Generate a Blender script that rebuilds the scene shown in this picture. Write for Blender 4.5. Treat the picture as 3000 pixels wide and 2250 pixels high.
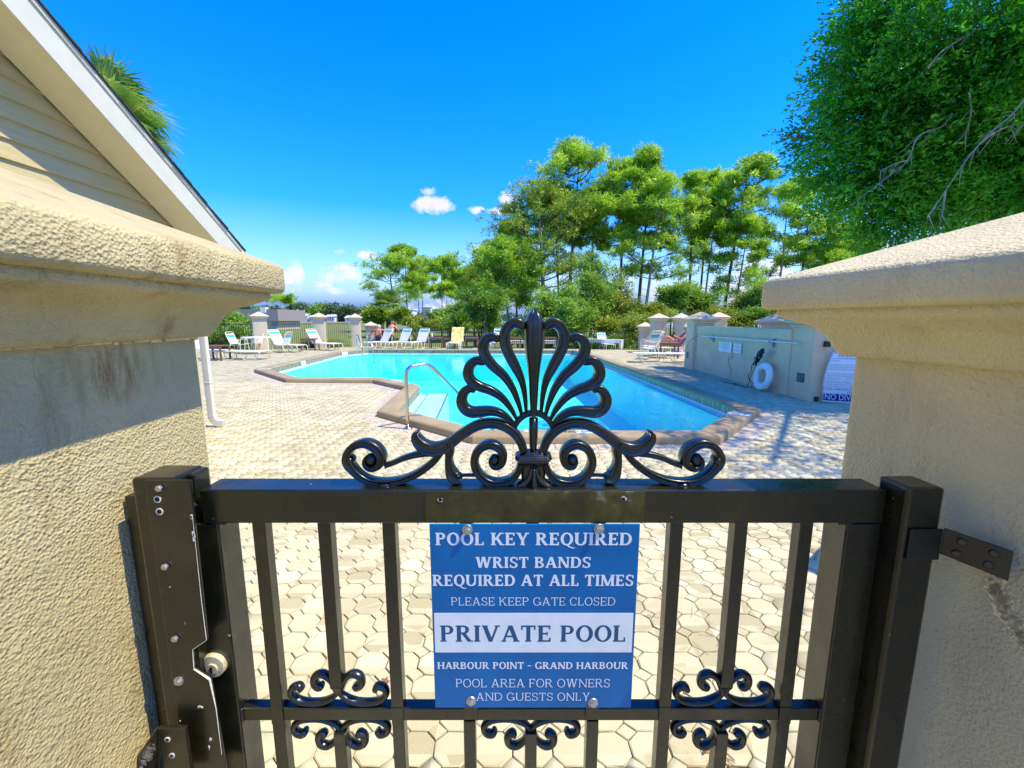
import bpy, bmesh, math, random
import numpy as np
from mathutils import Vector, Matrix
for o in list(bpy.data.objects): bpy.data.objects.remove(o)
SC = bpy.context.scene
COL = SC.collection
R = math.radians
random.seed(7); RNG = np.random.default_rng(11)
# ---------------------------------------------------------------- camera
EYE = 1.5; F = 1223.0; PITCH = R(8.83)
cam_d = bpy.data.cameras.new('camera'); cam = bpy.data.objects.new('camera', cam_d); COL.objects.link(cam)
cam.location = (0, 0, EYE); cam.rotation_euler = (R(90) - PITCH, 0, 0)
cam_d.sensor_width = 36; cam_d.lens = 36 * F / 3000; cam_d.clip_start = 0.02; cam_d.clip_end = 3000
SC.camera = cam
# ---------------------------------------------------------------- light
SUN_EL = R(60); SX, SY = 0.968, -0.25          # horizontal direction towards the sun
sd = bpy.data.lights.new("sun", "SUN"); sd.energy = 2.1; sd.angle = R(0.53); sd.color = (1.0, 0.90, 0.58)
sun = bpy.data.objects.new('sun', sd); COL.objects.link(sun)
tosun = Vector((SX * math.cos(SUN_EL), SY * math.cos(SUN_EL), math.sin(SUN_EL)))
sun.rotation_euler = tosun.to_track_quat('Z', 'Y').to_euler(); sun.location = (20, -10, 40)
world = bpy.data.worlds.new('World'); SC.world = world; world.use_nodes = True
WN = world.node_tree; WN.nodes.clear()
def wn(t, **k):
    n = WN.nodes.new(t)
    for a, b in k.items(): setattr(n, a, b)
    return n
def wl(a, b): WN.links.new(a, b)
sky = wn('ShaderNodeTexSky', sky_type='NISHITA'); sky.sun_disc = False
sky.sun_elevation = SUN_EL; sky.sun_rotation = math.atan2(SX, SY)
sky.altitude = 0; sky.air_density = 1.0; sky.dust_density = 0.35; sky.ozone_density = 3.0
hs = wn('ShaderNodeHueSaturation'); hs.inputs["Saturation"].default_value = 1.62; hs.inputs['Hue'].default_value = 0.520
hs.inputs['Value'].default_value = 0.92
wl(sky.outputs[0], hs.inputs['Color'])
# small fair weather clouds low over the horizon
tc = wn('ShaderNodeTexCoord'); sep = wn('ShaderNodeSeparateXYZ'); wl(tc.outputs['Generated'], sep.inputs[0])
def wm(op, a, b=None, c=None, clamp=False):
    n = wn('ShaderNodeMath', operation=op); n.use_clamp = clamp
    for i, v in enumerate((a, b, c)):
        if v is None: continue
        if isinstance(v, (int, float)): n.inputs[i].default_value = v
        else: wl(v, n.inputs[i])
    return n.outputs[0]
az = wm('ARCTAN2', sep.outputs[0], sep.outputs[1]); el = wm('ARCSINE', sep.outputs[2])
cb = wn('ShaderNodeCombineXYZ'); wl(az, cb.inputs[0]); wl(el, cb.inputs[1])
def noise2(scale, detail, rough=0.6):
    n = wn('ShaderNodeTexNoise'); n.inputs['Scale'].default_value = scale; n.inputs['Detail'].default_value = detail
    n.inputs['Roughness'].default_value = rough; wl(cb.outputs[0], n.inputs['Vector']); return n.outputs['Fac']
nz = noise2(26, 7, 0.62); nz2 = noise2(9, 3)
acc = None
def raydir(px, py):
    dx = (px - 1500) / F; dy = (1125 - py) / F; c, s = math.cos(PITCH), math.sin(PITCH)
    return Vector((dx, c + dy * s, -s + dy * c))
for (px, py, wx, wy, k) in [(1272, 600, 66, 30, 1.3), (1258, 560, 30, 18, .95), (1462, 618, 52, 13, 1.15), (1400, 616, 30, 12, 1.1), (1492, 580, 30, 24, .9),
                            (1080, 750, 52, 16, 1.2), (1005, 738, 22, 9, .45), (868, 800, 30, 46, 1.15), (850, 815, 38, 24, 1.1), (960, 805, 44, 30, 1.15), (1010, 800, 56, 36, 1.2),
                            (940, 830, 40, 18, .8), (905, 850, 150, 14, .4), (1000, 855, 80, 12, .4), (780, 775, 34, 16, .8), (1400, 745, 40, 30, .6), (1430, 850, 160, 45, .7),
                            (1600, 800, 210, 70, .5), (1700, 890, 330, 40, .8), (2000, 850, 260, 70, .6), (1380, 900, 250, 26, .7), (2200, 800, 200, 120, .8), (2500, 800, 300, 140, .8)]:
    d = raydir(px, py).normalized(); a0 = math.atan2(d.x, d.y); e0 = math.asin(d.z)
    sc = 1.0 / (F * (1 + (d.x / d.y) ** 2)) 
    u = wm('DIVIDE', wm('SUBTRACT', az, a0), wx * sc); v = wm('DIVIDE', wm('SUBTRACT', el, e0), wy * sc)
    r2 = wm('ADD', wm('MULTIPLY', u, u), wm('MULTIPLY', v, v))
    # density = k*(1 - r2) pushed by noise
    dens = wm('MULTIPLY', wm('SUBTRACT', 1.0, r2), k * 0.55)
    acc = dens if acc is None else wm('MAXIMUM', acc, dens)
dn = wm('ADD', wm('MAXIMUM', acc, -0.6), wm('MULTIPLY', wm('SUBTRACT', nz, 0.53), 2.3))
mask = wn('ShaderNodeMapRange', interpolation_type='SMOOTHSTEP'); wl(dn, mask.inputs[0])
mask.inputs[1].default_value = 0.02; mask.inputs[2].default_value = 0.62
front = wm('GREATER_THAN', sep.outputs[1], 0.05); above = wm('GREATER_THAN', acc, -0.55)
mk = wm('MULTIPLY', wm('MULTIPLY', mask.outputs[0], front), wm('MULTIPLY', above, 0.93))
# bright humid air near the horizon
hz = wm('POWER', wm('SUBTRACT', 1.0, wm('ABSOLUTE', sep.outputs[2]), clamp=True), 7.0)
mixh = wn('ShaderNodeMixRGB'); wl(wm('MULTIPLY', hz, 1.25, clamp=True), mixh.inputs[0]); wl(hs.outputs[0], mixh.inputs[1]); mixh.inputs[2].default_value = (.55, .95, 1.85, 1)
mixc = wn('ShaderNodeMixRGB'); wl(mk, mixc.inputs[0]); wl(mixh.outputs[0], mixc.inputs[1]); mixc.inputs[2].default_value = (2.15, 2.1, 2.35, 1)
bg = wn('ShaderNodeBackground'); bg.inputs["Strength"].default_value = 0.15; wl(mixc.outputs[0], bg.inputs['Color'])
wo = wn('ShaderNodeOutputWorld'); wl(bg.outputs[0], wo.inputs['Surface'])
SC.view_settings.view_transform = 'Standard'; SC.view_settings.look = 'None'
SC.view_settings.exposure = 1.66; SC.view_settings.gamma = 1; SC.view_settings.use_curve_mapping = False
SC.render.engine = 'CYCLES'
SC.cycles.max_bounces = 8; SC.cycles.transparent_max_bounces = 12; SC.cycles.caustics_reflective = False; SC.cycles.caustics_refractive = False
# ---------------------------------------------------------------- where a line of sight meets a plane
def G(px, py, z=0.0):
    d = raydir(px, py); t = (z - EYE) / d.z; return Vector((d.x * t, d.y * t, z))
def AY(px, py, Y):
    d = raydir(px, py); t = Y / d.y; return Vector((d.x * t, Y, EYE + d.z * t))
def AX(px, py, X):
    d = raydir(px, py); t = X / d.x; return Vector((X, d.y * t, EYE + d.z * t))
# ---------------------------------------------------------------- object helpers
def tag(o, label=None, cat=None, group=None, kind=None):
    if label: o['label'] = label
    if cat: o['category'] = cat
    if group: o['group'] = group
    if kind: o['kind'] = kind
    return o
def empty(name, loc=(0, 0, 0), rz=0.0, label=None, cat=None, group=None):
    o = bpy.data.objects.new(name, None); COL.objects.link(o); o.location = loc; o.rotation_euler = (0, 0, rz)
    o.empty_display_size = 0.1
    return tag(o, label, cat, group)
KIDS = {}
def adopt(o, parent):
    o.parent = parent; KIDS.setdefault(parent.name, []).append(o)
class MB:
    def __init__(s): s.v = []; s.f = []; s.m = []
    def add(s, vs, fs, mi=0):
        b = len(s.v); s.v += [tuple(v) for v in vs]; s.f += [tuple(b + i for i in f) for f in fs]; s.m += [mi] * len(fs); return s
    def box(s, x0, y0, z0, x1, y1, z1, mi=0):
        vs = [(x0, y0, z0), (x1, y0, z0), (x1, y1, z0), (x0, y1, z0), (x0, y0, z1), (x1, y0, z1), (x1, y1, z1), (x0, y1, z1)]
        return s.add(vs, [(0, 3, 2, 1), (4, 5, 6, 7), (0, 1, 5, 4), (1, 2, 6, 5), (2, 3, 7, 6), (3, 0, 4, 7)], mi)
    def obox(s, c, u, v, w, mi=0):      # oriented box, centre and three half vectors
        c, u, v, w = map(Vector, (c, u, v, w)); vs = []
        for k in (-1, 1):
            for (i, j) in ((-1, -1), (1, -1), (1, 1), (-1, 1)): vs.append(c + u * i + v * j + w * k)
        return s.add(vs, [(0, 3, 2, 1), (4, 5, 6, 7), (0, 1, 5, 4), (1, 2, 6, 5), (2, 3, 7, 6), (3, 0, 4, 7)], mi)
    def tube(s, pts, r, n=8, closed=False, mi=0, cap=True):
        pts = [Vector(p) for p in pts]; N = len(pts); rr = r if isinstance(r, (list, tuple)) else [r] * N
        rings = []; prev = None
        for i, p in enumerate(pts):
            if closed: t = pts[(i + 1) % N] - pts[i - 1]
            else: t = pts[min(i + 1, N - 1)] - pts[max(i - 1, 0)]
            t.normalize()
            if prev is None:
                a = Vector((0, 0, 1)) if abs(t.z) < .9 else Vector((1, 0, 0)); prev = t.cross(a).normalized()
            prev = (prev - t * prev.dot(t)).normalized(); b = t.cross(prev)
            rings.append([p + (prev * math.cos(2 * math.pi * k / n) + b * math.sin(2 * math.pi * k / n)) * rr[i] for k in range(n)])
        vs = [q for ring in rings for q in ring]; fs = []
        for i in range(N if closed else N - 1):
            j = (i + 1) % N
            for k in range(n): fs.append((i * n + k, i * n + (k + 1) % n, j * n + (k + 1) % n, j * n + k))
        if cap and not closed: fs += [tuple(reversed(range(n))), tuple((N - 1) * n + k for k in range(n))]
        return s.add(vs, fs, mi)
    def cyl(s, a, b, r0, r1=None, n=12, mi=0): return s.tube([a, b], [r0, r0 if r1 is None else r1], n, mi=mi)
    def prism(s, poly, z0, z1, mi=0):   # poly in xy
        n = len(poly); vs = [(x, y, z0) for x, y in poly] + [(x, y, z1) for x, y in poly]
        fs = [tuple(reversed(range(n))), tuple(range(n, 2 * n))] + [(i, (i + 1) % n, n + (i + 1) % n, n + i) for i in range(n)]
        return s.add(vs, fs, mi)
    def rings(s, rings, mi=0, cap0=True, cap1=True):
        n = len(rings[0]); vs = [q for r_ in rings for q in r_]; fs = []
        for i in range(len(rings) - 1):
            for k in range(n): fs.append((i * n + k, i * n + (k + 1) % n, (i + 1) * n + (k + 1) % n, (i + 1) * n + k))
        if cap0: fs.append(tuple(reversed(range(n))))
        if cap1: fs.append(tuple((len(rings) - 1) * n + k for k in range(n)))
        return s.add(vs, fs, mi)
    def build(s, name, mats, parent=None, smooth=False, org=None, bevel=0, auto=None):
        me = bpy.data.meshes.new(name)
        o0 = Vector(org) if org is not None else Vector((0, 0, 0))
        me.from_pydata([tuple(Vector(v) - o0) for v in s.v], [], s.f)
        if not isinstance(mats, (list, tuple)): mats = [mats]
        for m in mats: me.materials.append(m)
        if len(mats) > 1: me.polygons.foreach_set('material_index', s.m)
        if smooth: me.polygons.foreach_set('use_smooth', [True] * len(me.polygons))
        me.update()
        bm = bmesh.new(); bm.from_mesh(me); bmesh.ops.recalc_face_normals(bm, faces=bm.faces)
        if auto: 
            for e in bm.edges:
                if len(e.link_faces) == 2 and e.calc_face_angle(0) > auto: e.smooth = False
        bm.to_mesh(me); bm.free()
        o = bpy.data.objects.new(name, me); COL.objects.link(o)
        if bevel:
            md = o.modifiers.new('bevel', 'BEVEL'); md.width = bevel; md.segments = 2; md.limit_method = 'ANGLE'; md.angle_limit = R(40)
        if parent is not None: adopt(o, parent)
        elif org is not None: o.location = o0
        return o
def fast_mesh(name, verts, faces_flat, nper, mat, parent=None, org=None, smooth=False):
    """verts (N,3) array, faces_flat indices, nper corners per face"""
    me = bpy.data.meshes.new(name); verts = np.asarray(verts, dtype=np.float32)
    if org is not None: verts = verts - np.array(org, dtype=np.float32)
    faces_flat = np.asarray(faces_flat, dtype=np.int32).ravel(); nf = len(faces_flat) // nper
    me.vertices.add(len(verts)); me.vertices.foreach_set('co', verts.ravel())
    me.loops.add(len(faces_flat)); me.loops.foreach_set('vertex_index', faces_flat)
    me.polygons.add(nf); me.polygons.foreach_set('loop_start', np.arange(nf, dtype=np.int32) * nper)
    if smooth: me.polygons.foreach_set('use_smooth', np.ones(nf, dtype=bool))
    me.materials.append(mat); me.update(calc_edges=True)
    o = bpy.data.objects.new(name, me); COL.objects.link(o)
    if parent is not None: adopt(o, parent)
    elif org is not None: o.location = org
    return o
def copy_tree(o, parent=None):
    c = o.copy(); COL.objects.link(c)
    if parent is not None: c.parent = parent; KIDS.setdefault(parent.name, []).append(c)
    for ch in KIDS.get(o.name, []): copy_tree(ch, c)
    return c
def arcpts(c, r, a0, a1, n, plane='xz'):
    out = []
    for i in range(n + 1):
        a = a0 + (a1 - a0) * i / n
        if plane == 'xz': out.append((c[0] + r * math.cos(a), c[1], c[2] + r * math.sin(a)))
        else: out.append((c[0] + r * math.cos(a), c[1] + r * math.sin(a), c[2]))
    return out
def smoothpath(pts, per=6):
    P = [Vector(p) for p in pts]; out = []
    for i in range(len(P) - 1):
        p0 = P[max(i - 1, 0)]; p1 = P[i]; p2 = P[i + 1]; p3 = P[min(i + 2, len(P) - 1)]
        for k in range(per):
            t = k / per
            out.append(0.5 * ((2 * p1) + (p2 - p0) * t + (2 * p0 - 5 * p1 + 4 * p2 - p3) * t * t + (3 * p1 - p0 - 3 * p2 + p3) * t ** 3))
    out.append(P[-1]); return out
# ---------------------------------------------------------------- materials
class NT:
    def __init__(s, m): s.m = m; m.use_nodes = True; s.n = m.node_tree.nodes; s.l = m.node_tree.links; s.b = s.n['Principled BSDF']; s.out = s.n['Material Output']
    def node(s, t, **k):
        n = s.n.new(t)
        for a, b in k.items():
            if a == 'inp':
                for i, v in b.items():
                    if hasattr(v, 'is_linked') or isinstance(v, bpy.types.NodeSocket): s.l.new(v, n.inputs[i])
                    else: n.inputs[i].default_value = v
            else: setattr(n, a, b)
        return n
    def math(s, op, a, b=0.0, c=0.0, clamp=False):
        n = s.node('ShaderNodeMath', operation=op, use_clamp=clamp, inp={0: a, 1: b, 2: c}); return n.outputs[0]
    def coord(s, kind='Object'): return s.node('ShaderNodeTexCoord').outputs[kind]
    def pos(s): return s.node('ShaderNodeNewGeometry').outputs['Position']
    def noise(s, vec, scale, detail=3, rough=.55, out='Fac'):
        return s.node('ShaderNodeTexNoise', inp={'Vector': vec, 'Scale': scale, 'Detail': detail, 'Roughness': rough}).outputs[out]
    def ramp(s, fac, stops):
        n = s.node('ShaderNodeValToRGB', inp={0: fac}); cr = n.color_ramp
        while len(cr.elements) < len(stops): cr.elements.new(0.5)
        for e, (p, c) in zip(cr.elements, stops): e.position = p; e.color = tuple(c) + (1,) if len(c) == 3 else c
        return n.outputs[0]
    def mix(s, fac, a, b, typ='MIX'):
        a = tuple(a) + (1,) if isinstance(a, (tuple, list)) and len(a) == 3 else a
        b = tuple(b) + (1,) if isinstance(b, (tuple, list)) and len(b) == 3 else b
        return s.node('ShaderNodeMixRGB', blend_type=typ, inp={0: fac, 1: a, 2: b}).outputs[0]
    def bump(s, h, strength=.4, dist=.01, base=None):
        inp = {'Height': h, 'Strength': strength, 'Distance': dist}
        if base is not None: inp['Normal'] = base
        return s.node('ShaderNodeBump', inp=inp).outputs[0]
def mat(name, col, rough=.6, metal=0, var=.0, vscale=8.0, bump=0, bscale=80, spec=.5, bdist=.004, coord='pos'):
    m = bpy.data.materials.new(name); t = NT(m); b = t.b
    b.inputs['Roughness'].default_value = rough; b.inputs['Metallic'].default_value = metal
    b.inputs['Specular IOR Level'].default_value = spec
    v = t.pos() if coord == 'pos' else t.coord('Object')
    if var:
        n = t.noise(v, vscale, 4); lo = tuple(c * (1 - var) for c in col); hi = tuple(min(1, c * (1 + var)) for c in col)
        t.l.new(t.ramp(n, [(.3, lo), (.7, hi)]), b.inputs['Base Color'])
    else: b.inputs['Base Color'].default_value = tuple(col) + (1,)
    if bump: t.l.new(t.bump(t.noise(v, bscale, 3), bump, bdist), b.inputs['Normal'])
    return m
def stucco(name, col, scale=150, strength=.9, stain=0.0, dist=.003, var=.12):
    m = bpy.data.materials.new(name); t = NT(m); p = t.pos()
    t.b.inputs['Roughness'].default_value = .9; t.b.inputs['Specular IOR Level'].default_value = .25
    big = t.noise(p, 2.3, 5, .6); mid = t.noise(p, 14, 4)
    c = t.ramp(big, [(.25, tuple(x * (1 - var) for x in col)), (.75, tuple(min(1, x * (1 + var)) for x in col))])
    c = t.mix(t.math('MULTIPLY', mid, .35), c, tuple(x * .72 for x in col))
    if stain:
        st = t.node('ShaderNodeMapping', inp={0: p}); st.inputs['Scale'].default_value = (9, 9, 2.2)
        f = t.noise(st.outputs[0], 1.6, 5, .65); f = t.node('ShaderNodeMapRange', inp={0: f, 1: .56, 2: .74, 3: 0, 4: stain}).outputs[0]
        c = t.mix(f, c, (col[0] * .55, col[1] * .45, col[2] * .33))
        g = t.noise(p, 5.5, 5); g = t.node('ShaderNodeMapRange', inp={0: g, 1: .58, 2: .7, 3: 0, 4: stain * .8}).outputs[0]
        c = t.mix(g, c, (col[0] * .86, col[1] * .9, col[2] * .8))
    t.l.new(c, t.b.inputs['Base Color'])
    vo = t.node('ShaderNodeTexVoronoi', inp={'Vector': p, 'Scale': scale}).outputs['Distance']
    n1 = t.noise(p, scale * .55, 4, .6); n2 = t.noise(p, scale * .2, 3)
    if var > .18:      # rust that ran down from under the cap
        ds = t.node('ShaderNodeVectorMath', operation='SUBTRACT', inp={0: p, 1: (-.575, .60, 1.425)}).outputs[0]; sx_ = t.node('ShaderNodeSeparateXYZ', inp={0: ds})
        e2 = t.math('ADD', t.math('POWER', t.math('DIVIDE', t.math('ABSOLUTE', sx_.outputs[1]), .055), 2.0), t.math('POWER', t.math('DIVIDE', t.math('ABSOLUTE', sx_.outputs[2]), .055), 2.0))
        rm = t.node('ShaderNodeMapping', inp={0: p}); rm.inputs['Scale'].default_value = (90, 90, 16)
        rf = t.math('MULTIPLY', t.math('SUBTRACT', 1.0, e2, clamp=True), t.node('ShaderNodeMapRange', inp={0: t.noise(rm.outputs[0], 1.0, 5, .7), 1: .40, 2: .62, 3: 0, 4: 1.0}).outputs[0], clamp=True)
        c = t.mix(t.math('MULTIPLY', rf, .9), c, (.24, .10, .025)); t.l.new(c, t.b.inputs['Base Color'])
    if stain:
        wv = t.node('ShaderNodeVectorMath', operation='ADD', inp={0: p, 1: t.node('ShaderNodeVectorMath', operation='SCALE', inp={0: t.noise(p, 9, 4, .6, 'Color'), 'Scale': .12}).outputs[0]}).outputs[0]
        ce = t.node('ShaderNodeTexVoronoi', feature='DISTANCE_TO_EDGE', inp={'Vector': wv, 'Scale': 3.1}).outputs['Distance']
        ck = t.math('MULTIPLY', t.math('LESS_THAN', ce, .0045), t.math('GREATER_THAN', t.noise(p, 3.3, 2), .54))
        c = t.mix(t.math('MULTIPLY', ck, .16 if var > .18 else 0.0), c, (col[0] * .4, col[1] * .34, col[2] * .25)); t.l.new(c, t.b.inputs['Base Color'])
        n1 = t.math('MULTIPLY', n1, t.node('ShaderNodeMapRange', inp={0: t.noise(p, 4.2, 3), 1: .35, 2: .62, 3: .35, 4: 1.15}).outputs[0])
    h = t.math('ADD', t.math('MULTIPLY', n1, 1.3), t.math('MULTIPLY', vo, .5)); h = t.math('ADD', h, t.math('MULTIPLY', n2, .45))
    t.l.new(t.bump(h, strength, dist), t.b.inputs['Normal'])
    return m
def leafmat(name, c0, c1, c2, trans=.35, ns=1.3):
    m = bpy.data.materials.new(name); t = NT(m); t.n.remove(t.b)
    p = t.pos(); a = t.noise(p, ns, 3); b = t.noise(p, 37.0, 1)
    f = t.math('ADD', t.math('MULTIPLY', a, .65), t.math('MULTIPLY', b, .45))
    c = t.ramp(f, [(.36, c0), (.55, c1), (.74, c2)])
    d = t.node('ShaderNodeBsdfDiffuse', inp={0: c}); tr = t.node('ShaderNodeBsdfTranslucent', inp={0: c})
    g = t.node('ShaderNodeBsdfGlossy', inp={0: (1, 1, 1, 1), 'Roughness': .45})
    mx = t.node('ShaderNodeMixShader', inp={0: trans, 1: d.outputs[0], 2: tr.outputs[0]})
    m2 = t.node('ShaderNodeMixShader', inp={0: .04, 1: mx.outputs[0], 2: g.outputs[0]})
    t.l.new(m2.outputs[0], t.out.inputs['Surface']); return m
M = {}
M['stucco_near'] = stucco('stucco_near', (.56, .465, .255), 240, .95, stain=.8, dist=.0042, var=.2)
M['stucco_right'] = stucco('stucco_right', (.67, .585, .36), 240, .95, stain=.35, dist=.0036, var=.14)
M['stucco_far'] = stucco('stucco_far', (.62, .53, .38), 60, .35, stain=.1)
M['stucco_grey'] = stucco('stucco_grey', (.80, .60, .38), 60, .35, stain=.15)
M['white'] = mat('white_paint', (.82, .80, .74), .45, var=.04)
M['vinyl'] = mat('white_vinyl', (.88, .87, .82), .4)
M['vinyl_dim'] = mat('cream_tube', (.80, .76, .64), .4)
M['teal'] = mat('teal_vinyl', (.05, .52, .55), .4)
M['brown'] = mat('brown_slats', (.20, .10, .05), .6, var=.2)
M['black'] = mat('black_paint', (.018, .019, .016), .32, var=.3, vscale=20, bump=.15, bscale=60)
M['fence'] = mat('fence_paint', (.045, .04, .03), .4)
M['zinc'] = mat('zinc', (.52, .51, .47), .42, metal=.9, var=.1, vscale=120)
M['steel'] = mat('stainless', (.60, .56, .48), .22, metal=1)
M['brass'] = mat('brass', (.80, .70, .42), .4, metal=.35, var=.25, vscale=160)
M['dark'] = mat('dark_hole', (.01, .01, .01), .8)
def metalpaint(name, blotch, c0=(.004, .005, .003), c1=(.009, .010, .004), c2=(.017, .013, .004)):
    m = bpy.data.materials.new(name); t = NT(m); p = t.pos()
    c = t.ramp(t.noise(p, 9, 4), [(.3, c0), (.5, c1), (.62, c2), (.8, (c2[0] * 2.2, c2[1] * 1.9, c2[2] * 1.6))])
    ch = t.noise(p, 55, 6, .7); ch = t.node('ShaderNodeMapRange', inp={0: ch, 1: .69, 2: .71, 3: 0, 4: 1}).outputs[0]
    c = t.mix(t.math('MULTIPLY', ch, .7 * blotch), c, (.5, .5, .42))
    du = t.noise(p, 300, 3); du = t.node('ShaderNodeMapRange', inp={0: du, 1: .62, 2: .8, 3: 0, 4: .25}).outputs[0]
    c = t.mix(du, c, (.16, .15, .09)); t.l.new(c, t.b.inputs['Base Color'])
    r = t.node('ShaderNodeMapRange', inp={0: t.noise(p, 26, 5), 1: .3, 2: .7, 3: .20, 4: .42}).outputs[0]; t.l.new(r, t.b.inputs['Roughness'])
    t.b.inputs['Specular IOR Level'].default_value = .7; t.b.inputs['Coat Weight'].default_value = .12; t.b.inputs['Coat Roughness'].default_value = .12
    t.l.new(t.bump(t.noise(p, 90, 4), .12, .002), t.b.inputs['Normal']); return m
M['gate'] = metalpaint('gate_enamel', 1.0); M['crest'] = metalpaint('crest_enamel', .25, (.005, .006, .007), (.009, .010, .009), (.014, .012, .009))
# ================================================================ GROUND AND SETTING
def flat(name, poly, z, m, kind='structure'):
    n = len(poly); o = MB().add([(x, y, z) for x, y in poly], [tuple(range(n))]).build(name, m); o['kind'] = kind; return o
# grass
mg = bpy.data.materials.new('lawn_grass'); t = NT(mg); p = t.pos()
c = t.ramp(t.noise(p, .35, 5), [(.3, (.13, .17, .022)), (.7, (.24, .25, .04))]); c = t.mix(t.math('MULTIPLY', t.noise(p, 9, 4), .5), c, (.09, .13, .02))
t.l.new(c, t.b.inputs['Base Color']); t.b.inputs['Roughness'].default_value = .9; t.l.new(t.bump(t.noise(p, 30, 3), .7, .05), t.b.inputs['Normal'])
mm = mat('marsh_grass', (.20, .17, .06), .95, var=.4, vscale=.05)
marsh = flat('marsh', [(-1400, 190), (-30, 190), (-30, 900), (-1400, 900)], -.34, mm)
mw = bpy.data.materials.new('bay_water'); t = NT(mw); t.b.inputs['Base Color'].default_value = (.35, .45, .52, 1); t.b.inputs['Roughness'].default_value = .12
t.l.new(t.bump(t.noise(t.pos(), .6, 3), .1, .1), t.b.inputs['Normal'])
bay = flat('bay_water', [(-28, 100), (900, 75), (1400, 1700), (-28, 1700)], -.335, mw)
# ---------------------------------------------------------------- pool outline from the corners of its raised kerb
CZ = .10
OUT = [G(x, y, CZ) for x, y in [(743.5, 1081), (836, 1109), (1092, 1111), (1185, 1131), (1103, 1202), (1383, 1277), (2111, 1279), (2230, 1196), (1735, 1034), (1690, 1024), (1070, 1022), (977, 1030)]]
OUT = [(p.x, p.y) for p in OUT]
def offset(poly, d):
    n = len(poly); A = sum(poly[i][0] * poly[(i + 1) % n][1] - poly[(i + 1) % n][0] * poly[i][1] for i in range(n)); sg = 1 if A > 0 else -1
    out = []
    for i in range(n):
        a, b, c = Vector(poly[i - 1]), Vector(poly[i]), Vector(poly[(i + 1) % n])
        d1 = (b - a).normalized(); d2 = (c - b).normalized(); n1 = Vector((-d1.y, d1.x)) * sg; n2 = Vector((-d2.y, d2.x)) * sg
        k = (n1 + n2); k = k / max(.25, (1 + n1.dot(n2))); q = b + k * d; out.append((q.x, q.y))
    return out
INN = offset(OUT, .31); INL = offset(OUT, .31 + .17)
def inside(pts, poly):
    x, y = pts[:, 0], pts[:, 1]; r = np.zeros(len(pts), bool); n = len(poly); j = n - 1
    for i in range(n):
        xi, yi = poly[i]; xj, yj = poly[j]
        r ^= ((yi > y) != (yj > y)) & (x < (xj - xi) * (y - yi) / (yj - yi + 1e-12) + xi); j = i
    return r
# ---------------------------------------------------------------- paved deck
DECK = [(-22, -3), (22, -3), (22, 18.6), (7.2, 19.9), (6.4, 20.6), (-7.9, 23.4), (-12.0, 21.0), (-22, 21.0)]
md = bpy.data.materials.new('paver_joint_sand'); t = NT(md); p = t.pos()
t.l.new(t.ramp(t.noise(p, 4.5, 6, .7), [(.36, (.04, .028, .014)), (.46, (.13, .095, .05)), (.56, (.34, .29, .19))]), t.b.inputs['Base Color']); t.b.inputs['Roughness'].default_value = 1
PP = .124; PX = .139
def pavermat():
    m = bpy.data.materials.new('concrete_paver'); t = NT(m); p = t.pos()
    t.b.inputs['Roughness'].default_value = .85; t.b.inputs['Specular IOR Level'].default_value = .3
    sn = t.node('ShaderNodeVectorMath', operation='SNAP', inp={0: p, 1: (PX, PP, 10)}); w = t.node('ShaderNodeTexWhiteNoise', inp={0: sn.outputs[0]}).outputs['Value']
    c = t.ramp(w, [(0, (.42, .36, .21)), (.3, (.52, .465, .29)), (.8, (.57, .52, .34)), (1, (.64, .59, .41))])
    bg_ = t.noise(p, .55, 5, .6); c = t.mix(t.node('ShaderNodeMapRange', inp={0: bg_, 1: .52, 2: .72, 3: 0, 4: .5}).outputs[0], c, (.42, .36, .24))
    st = t.noise(p, 2.6, 5, .65); c = t.mix(t.node('ShaderNodeMapRange', inp={0: st, 1: .57, 2: .70, 3: 0, 4: .7}).outputs[0], c, (.36, .27, .15))
    sp = t.noise(p, 260, 3, .6); c = t.mix(t.node('ShaderNodeMapRange', inp={0: sp, 1: .58, 2: .70, 3: 0, 4: .6}).outputs[0], c, (.27, .23, .15))
    sp2 = t.noise(p, 120, 4, .7); c = t.mix(t.node('ShaderNodeMapRange', inp={0: sp2, 1: .56, 2: .8, 3: 0, 4: .5}).outputs[0], c, (.72, .68, .55))
    t.l.new(c, t.b.inputs['Base Color']); t.l.new(t.bump(t.noise(p, 220, 4, .65), .55, .0016), t.b.inputs['Normal']); return m
M['paver'] = pavermat()
deck = MB().prism([(x, y) for x, y in DECK], -.42, -.012).build('deck', md); 
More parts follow.
